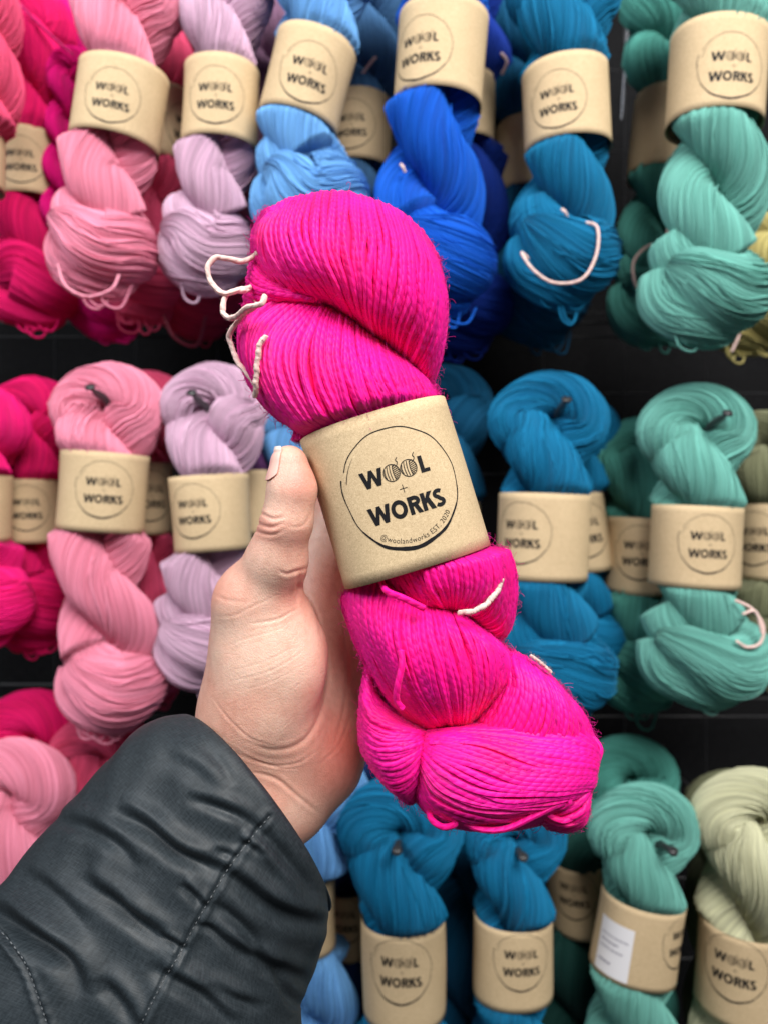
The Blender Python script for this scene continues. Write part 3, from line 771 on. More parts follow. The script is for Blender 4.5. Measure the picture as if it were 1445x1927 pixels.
def lobe(keys, D0, H, Hb=None, n=44, r=.00118, sr=(0, 1), tr=(0, 1), ps=2.2, pt=2.1, ns=56, seed=1, dslope=0.0, back=True, wander=1.0):
    Hb = H if Hb is None else Hb
    rs = np.random.default_rng(seed)
    kg = key_grid(keys, 40)
    M = kg.shape[1]
    sM = np.linspace(0, 1, M)
    def path(tau, side, off):
        # tau array along the strand (slow wander)
        t0 = (1 - math.cos(math.pi * (tr[0] + tau * (tr[1] - tr[0])))) / 2
        sS = (1 - np.cos(np.pi * np.linspace(0, 1, ns))) / 2 * .5 + np.linspace(0, 1, ns) * .5
        wn = fnoise(sS, rs.integers(1e9), ((.7, 1), (1.9, .5))) * .009 * wander
        t = np.clip(t0 + wn * np.sin(np.pi * sS), 0, 1)
        xy = across(kg, t)                          # ns, M, 2
        idx = sS * (M - 1); i0 = np.clip(idx.astype(int), 0, M - 2); fr = (idx - i0)[:, None]
        a = np.arange(ns)
        q = xy[a, i0] * (1 - fr) + xy[a, i0 + 1] * fr
        s_ = sr[0] + sS * (sr[1] - sr[0])
        h = prof(s_, ps) * prof(t, pt)
        hh = (H if side < 0 else Hb) * h
        d = D0 + dslope * (q[:, 0] - 740) + side * (hh - off * np.clip(h * 3, 0, 1))
        return np.stack([(q[:, 0] - CX) / FPX * d, d, -(q[:, 1] - CY) / FPX * d], 1)
    # core surface
    nt_ = 36; taus = np.linspace(0, 1, nt_)
    for side in (-1, 1):
        if side > 0 and not back: continue
        st = wander; 
        rows = []
        for tau in taus:
            t0 = (1 - math.cos(math.pi * (tr[0] + tau * (tr[1] - tr[0])))) / 2
            q = across(kg, np.full(1, t0))[0]
            s_ = sr[0] + sM * (sr[1] - sr[0]); h = prof(s_, ps) * prof(np.array([t0]), pt)
            hh = (H if side < 0 else Hb) * h
            d = D0 + dslope * (q[:, 0] - 740) + side * (hh - .0016 * np.clip(h * 3, 0, 1))
            rows.append(np.stack([(q[:, 0] - CX) / FPX * d, d, -(q[:, 1] - CY) / FPX * d], 1))
        rows = np.array(rows)
        CG.add(rows.reshape(-1, 3), grid_faces(nt_, M, False), np.zeros((nt_ * M, 2)))
    for layer in (0, 1):
        for side in (-1, 1):
            if side > 0 and (layer == 1 or not back): continue
            nn = n if side < 0 else max(8, int(n * .7))
            for i in range(nn):
                tau = (i + .5 + .5 * layer + rs.normal(0, .16)) / nn
                if not 0 <= tau <= 1: continue
                off = layer * .00075 + abs(rs.normal(0, .00028)) - (.0005 if rs.random() < .12 else 0) - (.0011 if rs.random() < .03 and layer == 0 else 0)
                c = path(tau, side, off)
                rr = r * rs.uniform(.86, 1.12) * (1.0 if side < 0 else 1.3)
                c = c + (np.stack([fnoise(np.linspace(0, 3, ns), rs.integers(1e9)) for _ in range(3)], 1) * .00007)
                tube(HG, c, rr, 6, .0036)
                if layer == 0: fibre_src.append((c, rr, side, tau))
CG = Geo()
A = [[(500, 400), (480, 440), (482, 485), (508, 533), (545, 553)],
     [(530, 384), (500, 432), (512, 489), (550, 545), (585, 562)],
     [(568, 370), (552, 427), (566, 485), (602, 537), (640, 584)],
     [(637, 361), (633, 427), (638, 489), (656, 548), (684, 616)],
     [(700, 376), (716, 450), (712, 530), (706, 590), (716, 640)],
     [(752, 400), (776, 480), (774, 560), (758, 620), (750, 664)],
     [(795, 440), (820, 520), (816, 600), (798, 656), (780, 694)],
     [(818, 480), (836, 560), (832, 640), (818, 700), (806, 728)]]
lobe(A, HD, .030, n=46, seed=11, ps=2.0)
A2 = [[(480, 466), (500, 506), (545, 542), (592, 556)],
      [(472, 500), (490, 528), (545, 551), (600, 562)],
      [(464, 545), (485, 555), (540, 560), (606, 567)],
      [(458, 592), (478, 590), (530, 572), (610, 572)]]
lobe(A2, HD + .002, .017, n=16, seed=12, sr=(0, .8))
B = [[(592, 556), (520, 553), (466, 585), (454, 650), (474, 722), (520, 780), (560, 797)],
     [(596, 560), (545, 575), (492, 620), (482, 680), (510, 748), (560, 802), (596, 836)],
     [(606, 564), (578, 592), (542, 640), (536, 690), (556, 748), (592, 806), (622, 850)],
     [(624, 574), (608, 615), (600, 670), (610, 730), (634, 790), (656, 840)],
     [(655, 594), (652, 640), (656, 690), (676, 750), (704, 830)],
     [(690, 620), (696, 664), (710, 720), (734, 772), (752, 822)],
     [(730, 652), (742, 690), (762, 740), (790, 810)],
     [(772, 686), (790, 715), (808, 760), (822, 806)],
     [(806, 720), (820, 742), (832, 765), (838, 800)]]
lobe(B, HD, .029, n=52, seed=13, sr=(0, .86), ps=2.0)
B0 = [[(566, 800), (556, 820), (552, 850)], [(590, 790), (580, 825), (570, 870)], [(620, 800), (615, 840), (600, 880)], [(650, 810), (650, 850), (640, 890)]]
lobe(B0, HD + .008, .014, n=14, seed=14, sr=(.15, .85), r=.0011)
C = [[(706, 1056), (716, 1092), (748, 1122), (800, 1142), (838, 1150)],
     [(760, 1035), (772, 1080), (790, 1118), (815, 1140), (842, 1150)],
     [(812, 1015), (822, 1070), (834, 1112), (842, 1138), (850, 1152)],
     [(856, 1005), (874, 1060), (878, 1106), (868, 1138), (858, 1154)],
     [(892, 995), (918, 1050), (924, 1100), (902, 1144), (868, 1160)],
     [(915, 995), (946, 1045), (954, 1110), (936, 1168), (890, 1178)],
     [(925, 995), (958, 1050), (967, 1120), (952, 1185), (916, 1212)]]
lobe(C, HD, .026, n=42, seed=15, sr=(.16, 1), ps=2.0, r=.00125)
D = [[(646, 1090), (650, 1145), (676, 1215), (716, 1292), (756, 1345), (786, 1366)],
     [(672, 1080), (672, 1150), (700, 1235), (742, 1312), (778, 1352), (800, 1370)],
     [(700, 1085), (694, 1165), (726, 1250), (768, 1325), (798, 1360), (815, 1373)],
     [(735, 1105), (730, 1190), (756, 1275), (794, 1338), (818, 1366), (832, 1374)],
     [(772, 1130), (772, 1205), (795, 1285), (824, 1340), (842, 1370)],
     [(806, 1143), (818, 1215), (838, 1290), (854, 1372)],
     [(836, 1150), (858, 1213), (874, 1290), (872, 1370)],
     [(872, 1162), (906, 1220), (914, 1290), (888, 1356)],
     [(905, 1185), (940, 1232), (940, 1285), (908, 1338)],
     [(928, 1200), (962, 1238), (964, 1270), (930, 1312)]]
lobe(D, HD, .029, n=54, seed=16, sr=(.06, 1), ps=2.0)
E = [[(925, 1215), (935, 1270), (915, 1320), (888, 1362), (868, 1388)],
     [(948, 1222), (962, 1285), (945, 1330), (920, 1370), (900, 1398)],
     [(975, 1232), (996, 1295), (988, 1345), (968, 1385), (950, 1410)],
     [(1002, 1248), (1034, 1308), (1034, 1358), (1018, 1394), (1000, 1424)],
     [(1026, 1268), (1066, 1325), (1078, 1370), (1066, 1410), (1045, 1440)],
     [(1044, 1286), (1090, 1340), (1112, 1385), (1110, 1425), (1080, 1455)]]
lobe(E, HD + .003, .024, n=34, seed=17, sr=(0, .85), r=.00125)
G_ = [[(692, 1248), (704, 1300), (745, 1345), (806, 1378)],
      [(682, 1300), (704, 1345), (755, 1370), (804, 1382)],
      [(677, 1350), (712, 1384), (765, 1390), (802, 1388)],
      [(679, 1398), (718, 1424), (768, 1414), (800, 1394)],
      [(692, 1430), (732, 1458), (772, 1440), (799, 1400)],
      [(716, 1462), (748, 1488), (778, 1466), (798, 1408)],
      [(752, 1490), (772, 1508), (788, 1486), (800, 1420)]]
lobe(G_, HD + .002, .024, n=40, seed=18, sr=(0, .93), r=.0012)
Fk = [[(806, 1376), (870, 1366), (960, 1362), (1040, 1352), (1096, 1372), (1124, 1410)],
      [(800, 1382), (880, 1384), (980, 1396), (1060, 1408), (1112, 1420), (1124, 1432)],
      [(796, 1390), (868, 1402), (970, 1428), (1056, 1448), (1110, 1452), (1120, 1456)],
      [(792, 1400), (850, 1430), (950, 1464), (1050, 1474), (1102, 1472), (1118, 1474)],
      [(789, 1412), (834, 1462), (930, 1500), (1030, 1500), (1092, 1490), (1110, 1486)],
      [(787, 1424), (822, 1494), (912, 1532), (1010, 1524), (1076, 1506), (1100, 1496)],
      [(786, 1436), (808, 1510), (885, 1550), (980, 1544), (1050, 1524), (1088, 1508)],
      [(782, 1448), (790, 1510), (850, 1550), (940, 1556), (1020, 1544), (1064, 1522)]]
lobe(Fk, HD - .002, .029, n=42, seed=19, sr=(.02, .97), ps=2.3, r=.00128, wander=2.6)
Hk = [[(1000, 1514), (1040, 1490), (1085, 1474), (1112, 1444)],
      [(1008, 1528), (1050, 1512), (1092, 1492), (1116, 1462)],
      [(1014, 1540), (1060, 1530), (1094, 1512), (1112, 1480)],
      [(1024, 1550), (1066, 1548), (1098, 1530), (1106, 1496)],
      [(1036, 1556), (1070, 1560), (1096, 1546), (1102, 1516)]]
lobe(Hk, HD - .006, .014, n=12, seed=20, r=.00125)
def front_path(pts, n=60):
    """pts (x, y, depth)"""
    return catmull(np.array([P(*p) for p in pts]), n)
for pts in ([(1016, 1508, .272), (1034, 1498, .268), (1058, 1496, .267), (1070, 1508, .267), (1056, 1520, .268), (1034, 1518, .269), (1030, 1532, .270), (1060, 1544, .270), (1092, 1528, .273)],
            [(1012, 1520, .274), (1030, 1540, .272), (1066, 1552, .272), (1096, 1538, .276), (1104, 1510, .279)],
            [(806, 1522, .279), (812, 1542, .272), (834, 1556, .270), (858, 1548, .270), (838, 1528, .272)],
            [(864, 1540, .272), (900, 1560, .268), (950, 1560, .266), (1004, 1536, .265), (1050, 1514, .266), (1084, 1508, .272)],
            [(754, 1222, .262), (756, 1252, .2605), (748, 1290, .261), (746, 1318, .264), (758, 1334, .266)],
            [(716, 1092, .272), (728, 1112, .266), (760, 1126, .263), (800, 1146, .263)],
            [(1108, 1380, .285), (1128, 1408, .282), (1122, 1436, .28)],
            [(806, 1398, .27), (900, 1400, .262), (1000, 1436, .261), (1090, 1462, .268), (1116, 1466, .28)]):
    tube(HG, front_path(pts), .00122, 7, .0036)
# solid inside so no gap shows between the plies
g = CG
for pts, rad in (([(640, 470), (650, 560), (640, 680), (700, 800), (760, 950), (800, 1080), (810, 1200), (840, 1330), (880, 1440)],
                  [.006, .010, .009, .010, .014, .009, .011, .009, .006]),):
    c = catmull(np.concatenate([np.array([P(x, y, HD) for x, y in pts]), np.array(rad)[:, None]], 1), 80)
    tube(CG, c[:, :3], c[:, 3], 32)
BC = P(743, 929, HD); BZ = np.array([math.sin(math.radians(-17.1)), 0.02, math.cos(math.radians(-17.1))])
BA, BB, BH = 141 / FPX * HD, .0262, .0293
HG.v = [squeeze(v_, BC, BZ, BA, BB, BH, 2.6, .95) for v_ in HG.v]
CG.v = [squeeze(v_, BC, BZ, BA, BB, BH, 2.6, .90) for v_ in CG.v]
fibre_src = [(squeeze(c, BC, BZ, BA, BB, BH, 2.6, .93), a, b, t) for c, a, b, t in fibre_src]
body = HG.build('twisted_yarn', M_NEON, held)
core = CG.build('inner_yarn', M_NEONCORE, body)
# loose fibres
g = Geo(); nf = 0
rs = np.random.default_rng(99)
allc = fibre_src
for _ in range(30000):
    c, rr, side, tau_ = allc[rs.integers(len(allc))]
    if side > 0: continue
    if _ % 2 and .12 < tau_ < .88: continue
    i = rs.integers(1, 9) if rs.random() < .25 else rs.integers(3, len(c) - 3); p = c[i]; t = c[i + 1] - c[i - 1]; t /= np.linalg.norm(t)
    d = rs.normal(0, 1, 3); d[1] -= .5; d -= t * (d @ t) * .7; d /= np.linalg.norm(d)
    L = rs.uniform(.0008, .0032) * (1.6 if rs.random() < .08 else 1); curl = rs.normal(0, 1, 3)
    q = [p + d * rr * .8]; v_ = d * .8 + t * rs.normal(0, .6)
    long_ = _ % 9 == 0
    if long_: L *= 2.0
    nk = 9 if long_ else 5; axc = np.cross(v_, curl); axc /= np.linalg.norm(axc) + 1e-9; sp = rs.uniform(.35, .95) if long_ else .4
    for k in range(nk):
        v_ = v_ + np.cross(axc, v_) * sp + rs.normal(0, .12, 3); v_ /= np.linalg.norm(v_); q.append(q[-1] + v_ * L / nk)
    tube(g, np.array(q), .00006 if long_ else .00005, 3, caps=False)
edge_src = [q for q in fibre_src if q[2] < 0 and (q[3] < .10 or q[3] > .90)]
for _ in range(10000):                       # curly halo along the outline
    c, rr, side, tau_ = edge_src[rs.integers(len(edge_src))]
    i = rs.integers(3, len(c) - 3); p = c[i]; t = c[i + 1] - c[i - 1]; t /= np.linalg.norm(t)
    out = np.cross(t, [0, 1.0, 0]) * (1 if rs.random() < .5 else -1)
    v_ = out + rs.normal(0, .45, 3); v_ /= np.linalg.norm(v_)
    axc = rs.normal(0, 1, 3); axc[1] *= 2.5; axc /= np.linalg.norm(axc); sp = rs.uniform(.2, .9) * (1 if rs.random() < .5 else -1); L = rs.uniform(.0018, .0065)
    q = [p]
    for k in range(9):
        v_ = v_ + np.cross(axc, v_) * sp + rs.normal(0, .12, 3); v_ /= np.linalg.norm(v_); q.append(q[-1] + v_ * L / 9)
    tube(g, np.array(q), .00008, 3, caps=False)
fz = g.build('yarn_fuzz', M_NEON, body); fz['kind'] = 'stuff'
# band
t_ = math.radians(-17.1)
z = np.array([math.sin(t_), 0.02, math.cos(t_)])
band, bat, bflip = make_band(held, P(743, 929, HD), z, 141 / FPX * HD, 0.0262, .0293, 2.6, .0022, LOGO_HI, logo_v=.0006, logo_scale=.985, logo_stretch=1.04, dents=.00035, seed=3, taper=0.0)
# white cotton tie
for k, pts in enumerate(([(500, 470, .275), (481, 480, .282), (458, 491, .280), (432, 488, .278), (406, 484, .277), (392, 502, .276), (399, 533, .276), (422, 552, .275), (446, 548, .275), (470, 545, .280)],
            [(500, 556, .264), (493, 571, .262), (469, 578, .264), (446, 594, .270), (432, 599, .273), (420, 585, .275), (425, 558, .276), (446, 546, .277), (474, 541, .28)],
            [(486, 572, .263), (464, 588, .270), (446, 606, .277), (434, 628, .281), (434, 644, .282), (448, 680, .281), (470, 708, .279), (486, 730, .277)],
            [(502, 631, .2665), (490, 648, .2665), (484, 690, .268), (482, 725, .270), (481, 748, .274)],
            [(944, 1084, .272), (936, 1110, .2685), (915, 1136, .266), (890, 1150, .265), (862, 1153, .268)],
            [(996, 1232, .28), (1018, 1248, .279), (1037, 1266, .28)])):
    g = Geo(); fp = front_path(pts, 90); fp = fp + np.stack([fnoise(np.linspace(0, 4, 90), 70 + k * 3 + e) for e in range(3)], 1) * .00012
    tube(g, fp, (.00104 if k < 5 else .0006) * (1 + .07 * fnoise(np.linspace(0, 5, 90), 40 + k)), 9, .0030)
    for _ in range(150):
        i = rs.integers(1, 88); v_ = rs.normal(0, 1, 3); v_ /= np.linalg.norm(v_); q = [fp[i] + v_ * .0008]
        for e in range(4): v_ = v_ + rs.normal(0, .5, 3); v_ /= np.linalg.norm(v_); q.append(q[-1] + v_ * .0003)
        tube(g, np.array(q), .00004, 3, caps=False)
    g.build('tie_string', M_STRING, held)
# ------------------------------------------------------------------ the hand (one continuous surface from a smooth distance field)
prims = []
def cone(a, ra, b, rb, k=.006, sq=None):
    pa, pb = P(*a), P(*b)
    prims.append(('c', pa, ra / FPX * a[2], pb, rb / FPX * b[2], k))
def ell(c, r3, k=.006, rot=0.0):
    """ellipsoid: centre (x,y,d), radii in metres (x, depth, z), rot about the view axis"""
    prims.append(('e', P(*c), np.array(r3), rot, None, k))
# thumb: distal phalanx, proximal phalanx, metacarpal mound
cone((546, 872, .2735), 34, (549, 922, .2735), 42, .004)
cone((549, 922, .2735), 42, (541, 982, .275), 45, .005)
cone((541, 982, .275), 43, (522, 1052, .281), 52, .005)
cone((522, 1052, .281), 52, (486, 1136, .292), 74, .006)
cone((482, 1138, .292), 75, (504, 1230, .299), 100, .008)
cone((504, 1230, .299), 100, (492, 1320, .302), 98, .008)
ell((520, 1255, .290), (.0175, .0125, .026), .010, .15)
# wrist and forearm
cone((485, 1330, .304), 100, (440, 1500, .308), 104, .012)
cone((545, 1390, .312), 92, (462, 1540, .312), 100, .012)
cone((452, 1510, .309), 106, (300, 1740, .305), 120, .010)
# palm: four metacarpals, heel
cone((560, 1370, .320), 66, (604, 1060, .345), 54, .010)
cone((570, 1380, .320), 66, (662, 1110, .352), 46, .010)
cone((590, 1400, .322), 68, (700, 1170, .356), 46, .010)
cone((612, 1432, .322), 66, (718, 1262, .354), 44, .010)
cone((596, 1440, .317), 70, (550, 1500, .315), 76, .010)
# fingers curling behind the skein, pointing up and right
cone((604, 1060, .345), 46, (640, 925, .350), 38, .004); cone((640, 925, .350), 38, (690, 840, .343), 34, .003); cone((690, 840, .343), 34, (724, 790, .334), 29, .003)
cone((662, 1110, .352), 40, (706, 985, .355), 37, .004); cone((706, 985, .355), 37, (750, 890, .347), 34, .003); cone((750, 890, .347), 34, (778, 840, .337), 29, .003)
cone((700, 1170, .356), 40, (752, 1050, .357), 36, .004); cone((752, 1050, .357), 36, (796, 965, .349), 33, .003); cone((796, 965, .349), 33, (820, 915, .339), 28, .003)
cone((718, 1245, .354), 36, (784, 1140, .354), 32, .004); cone((784, 1140, .354), 32, (824, 1070, .347), 29, .003); cone((824, 1070, .347), 29, (846, 1025, .339), 25, .003)

def sdf(p):
    """p (...,3) float32"""
    p = p.astype(np.float32)
    out = None
    for kind, a, b, c, e, k in prims:
        if kind == 'c':
            pa, r1, pb, r2 = a, b, c, e
            ba = (pb - pa).astype(np.float32); l2 = float(ba @ ba); rr = r1 - r2; a2 = l2 - rr * rr; il2 = 1.0 / l2
            q = p - pa.astype(np.float32); y = q @ ba; zz = y - l2
            w_ = q * l2 - ba * y[..., None]; x2 = (w_ * w_).sum(-1)
            y2 = y * y * l2; z2 = zz * zz * l2
            kk = np.sign(rr) * rr * rr * x2
            d = (np.sqrt(np.maximum(x2 * a2 * il2, 0)) + y * rr) * il2 - r1
            m1 = np.sign(zz) * a2 * z2 > kk; m2 = np.sign(y) * a2 * y2 < kk
            d = np.where(m2, np.sqrt(x2 + y2) * il2 - r1, d)
            d = np.where(m1, np.sqrt(x2 + z2) * il2 - r2, d)
        else:
            q = p - a.astype(np.float32); ca, sa = math.cos(c), math.sin(c)
            q = np.stack([q[..., 0] * ca - q[..., 2] * sa, q[..., 1], q[..., 0] * sa + q[..., 2] * ca], -1)
            n1 = np.linalg.norm(q / b, axis=-1); n2 = np.linalg.norm(q / (b * b), axis=-1) + 1e-9
            d = n1 * (n1 - 1) / n2
        if out is None: out = d
        else:
            h = np.maximum(k - np.abs(out - d), 0) / k
            out = np.minimum(out, d) - h * h * k * .25
    return out

def surface_nets(lo, hi, h):
    n = np.ceil((hi - lo) / h).astype(int) + 1
    ax_ = [lo[i] + h * np.arange(n[i]) for i in range(3)]
    F = np.empty(n, np.float32)
    for i0 in range(0, n[0], 16):
        X, Y, Z = np.meshgrid(ax_[0][i0:i0 + 16], ax_[1], ax_[2], indexing='ij')
        F[i0:i0 + 16] = sdf(np.stack([X, Y, Z], -1))
    S = F < 0
    c = sum(S[i:n[0] - 1 + i, j:n[1] - 1 + j, k:n[2] - 1 + k].astype(np.int8) for i in (0, 1) for j in (0, 1) for k in (0, 1))
    act = (c > 0) & (c < 8)
    idx = -np.ones(act.shape, np.int32); cells = np.argwhere(act); idx[act] = np.arange(len(cells))
    acc = np.zeros((len(cells), 3)); cnt = np.zeros(len(cells))
    I, J, K = cells.T
    for a in range(3):
        for o1 in (0, 1):
            for o2 in (0, 1):
                o = [o1, o2]; o.insert(a, 0); e = list(o); e[a] = 1
                f0 = F[I + o[0], J + o[1], K + o[2]]; f1 = F[I + e[0], J + e[1], K + e[2]]
                m = (f0 < 0) != (f1 < 0)
                t = np.where(m, f0 / (f0 - f1 + 1e-20), 0)
                pos = np.array(o, float)[None].repeat(len(cells), 0); pos[:, a] += t
                acc[m] += pos[m]; cnt[m] += 1
    V = (cells + acc / cnt[:, None]) * h + lo
    faces = []
    for a in range(3):
        b, c_ = [(1, 2), (2, 0), (0, 1)][a]
        s0 = [slice(0, n[i] - 1) if i == a else slice(1, n[i] - 1) for i in range(3)]
        s1 = list(s0); s1[a] = slice(1, n[a])
        A0 = S[tuple(s0)]; A1 = S[tuple(s1)]
        ch = np.argwhere(A0 != A1)
        base = ch.copy(); 
        for i in range(3):
            if i != a: base[:, i] += 1
        inside = S[base[:, 0], base[:, 1], base[:, 2]]
        def cell(db, dc):
            q = base.copy(); q[:, b] += db; q[:, c_] += dc
            return idx[q[:, 0], q[:, 1], q[:, 2]]
        quad = np.stack([cell(-1, -1), cell(0, -1), cell(0, 0), cell(-1, 0)], 1)
        quad[~inside] = quad[~inside][:, ::-1]
        faces.append(quad[(quad >= 0).all(1)])
    return V, np.concatenate(faces)

def grad(V, e=.0004):
    g = np.stack([sdf(V + np.eye(3)[i] * e) - sdf(V - np.eye(3)[i] * e) for i in range(3)], 1)
    return g / (np.linalg.norm(g, axis=1)[:, None] + 1e-12)

def to_px(V): return np.stack([V[:, 0] / V[:, 1] * FPX + CX, -V[:, 2] / V[:, 1] * FPX + CY], 1)

def poly_dist(px, poly, n=40):
    """distance to a smooth polyline, signed side, and 0..1 position"""
    c = catmull(np.array(poly, float), n)
    best = np.full(len(px), 1e9); sd = np.zeros(len(px)); pos = np.zeros(len(px))
    for i in range(n - 1):
        a, b = c[i], c[i + 1]; ab = b - a
        t = np.clip(((px - a) @ ab) / (ab @ ab + 1e-9), 0, 1)
        q = px - a - t[:, None] * ab; d = np.hypot(q[:, 0], q[:, 1])
        m = d < best; best[m] = d[m]
        sd[m] = np.sign(ab[0] * q[m, 1] - ab[1] * q[m, 0]); pos[m] = (i + t[m]) / (n - 1)
    return best, sd, pos

lo = np.array([-.115, .25, -.20]); hi = np.array([.05, .395, .05])
V, Fq = surface_nets(lo, hi, .0010)
for _ in range(2): V = V - grad(V) * sdf(V)[:, None]
me = bpy.data.meshes.new('tmp')
me.from_pydata(V.tolist(), [], Fq.tolist())
tmp = bpy.data.objects.new('tmp', me); COL.objects.link(tmp)
md = tmp.modifiers.new('s', 'SUBSURF'); md.levels = 1; md.render_levels = 1
me2 = bpy.data.meshes.new_from_object(tmp.evaluated_get(bpy.context.evaluated_depsgraph_get()))
V = np.empty(len(me2.vertices) * 3); me2.vertices.foreach_get('co', V); V = V.reshape(-1, 3)
Fq = np.empty(len(me2.polygons) * 4, np.int32); me2.polygons.foreach_get('vertices', Fq); Fq = Fq.reshape(-1, 4)
bpy.data.objects.remove(tmp)
Nn = grad(V)
px = to_px(V)
disp = np.zeros(len(V))
front = Nn[:, 1] < .25
def crease(poly, depth, wid, puff=.5, taper=True):
    m = front & (px[:, 0] > min(p[0] for p in poly) - 40) & (px[:, 0] < max(p[0] for p in poly) + 40) & (px[:, 1] > min(p[1] for p in poly) - 40) & (px[:, 1] < max(p[1] for p in poly) + 40)
    if not m.any(): return
    d, s, pos = poly_dist(px[m], poly)
    e = np.sin(np.pi * np.clip(pos, .02, .98)) ** .6 if taper else 1.0
    depth = depth * .48; wid = wid * .8
    disp[m] += e * (-depth * np.exp(-(d / wid) ** 2) + depth * puff * np.exp(-((d - wid * 2.2) / (wid * 1.5)) ** 2))
mm = .001
for poly, dp, wd_ in (
    ([(480, 962), (496, 968), (515, 976), (538, 972)], .7, 3.4), ([(474, 978), (494, 988), (514, 992), (534, 985)], .75, 3.4), ([(472, 996), (496, 1004), (516, 1006), (536, 998)], .5, 3.2),
    ([(588, 955), (576, 985), (560, 992), (540, 990)], .3, 4),
    ([(582, 1068), (558, 1075), (540, 1080), (524, 1074)], .7, 4), ([(566, 1076), (560, 1105), (559, 1142)], .9, 4.5), ([(560, 1103), (580, 1118), (598, 1155), (606, 1192)], .7, 4.5),
    ([(562, 1145), (548, 1152), (520, 1166), (470, 1174)], .45, 3.0), ([(418, 1219), (470, 1200), (520, 1186), (545, 1172)], .22, 2.4), ([(440, 1262), (500, 1244), (545, 1222), (562, 1205)], .2, 2.2),
    ([(436, 1282), (500, 1266), (550, 1240), (578, 1218)], .28, 2.2), ([(450, 1300), (510, 1284), (570, 1252)], .15, 2.2),
    ([(604, 1184), (617, 1236), (616, 1293), (602, 1349), (578, 1389), (545, 1408), (506, 1410), (468, 1395)], 0.75, 5.5),
    ([(400, 1310), (430, 1352), (470, 1388), (520, 1404)], .3, 3), ([(396, 1380), (450, 1420), (510, 1440), (560, 1436), (600, 1410)], .35, 3.2),
    ([(420, 1395), (470, 1425), (530, 1446), (570, 1444)], .25, 2.4), ([(470, 1452), (520, 1466), (560, 1498), (600, 1530)], .7, 4.5), ([(440, 1470), (490, 1500), (540, 1550)], .3, 4),
    ([(628, 1410), (648, 1330), (655, 1240), (640, 1140)], .45, 4), ([(600, 1440), (640, 1400), (664, 1330)], .3, 3.5),
    ([(402, 1118), (430, 1130), (465, 1132)], .25, 4), ([(400, 1160), (440, 1158), (480, 1140), (520, 1122)], .22, 3)):
    crease(poly, dp * mm, wd_)
rs = np.random.default_rng(5)
for i in range(95):                                   # fine skin lines over the thumb mound, two directions
    x0 = rs.uniform(410, 585); y0 = rs.uniform(1170, 1400)
    L = rs.uniform(18, 60); an = math.radians(rs.normal(-24, 8) if rs.random() < .6 else rs.normal(38, 10))
    x1, y1 = x0 + L * math.cos(an), y0 + L * math.sin(an)
    crease([(x0, y0), ((x0 + x1) / 2 + rs.normal(0, 2), (y0 + y1) / 2 + rs.normal(0, 3)), (x1, y1)], rs.uniform(.04, .10) * mm, 1.7, .35)
for i in range(26):                                   # thumb ball and knuckle folds
    x0 = rs.uniform(480, 560); y0 = rs.uniform(985, 1120)
    crease([(x0, y0), (x0 + 12, y0 + rs.normal(3, 2)), (x0 + 26, y0 + rs.normal(2, 3))], rs.uniform(.04, .09) * mm, 1.7, .3)
disp += .00022 * np.sin(V[:, 0] * 210 + 1) * np.sin(V[:, 2] * 170) 
V = V + Nn * disp[:, None]

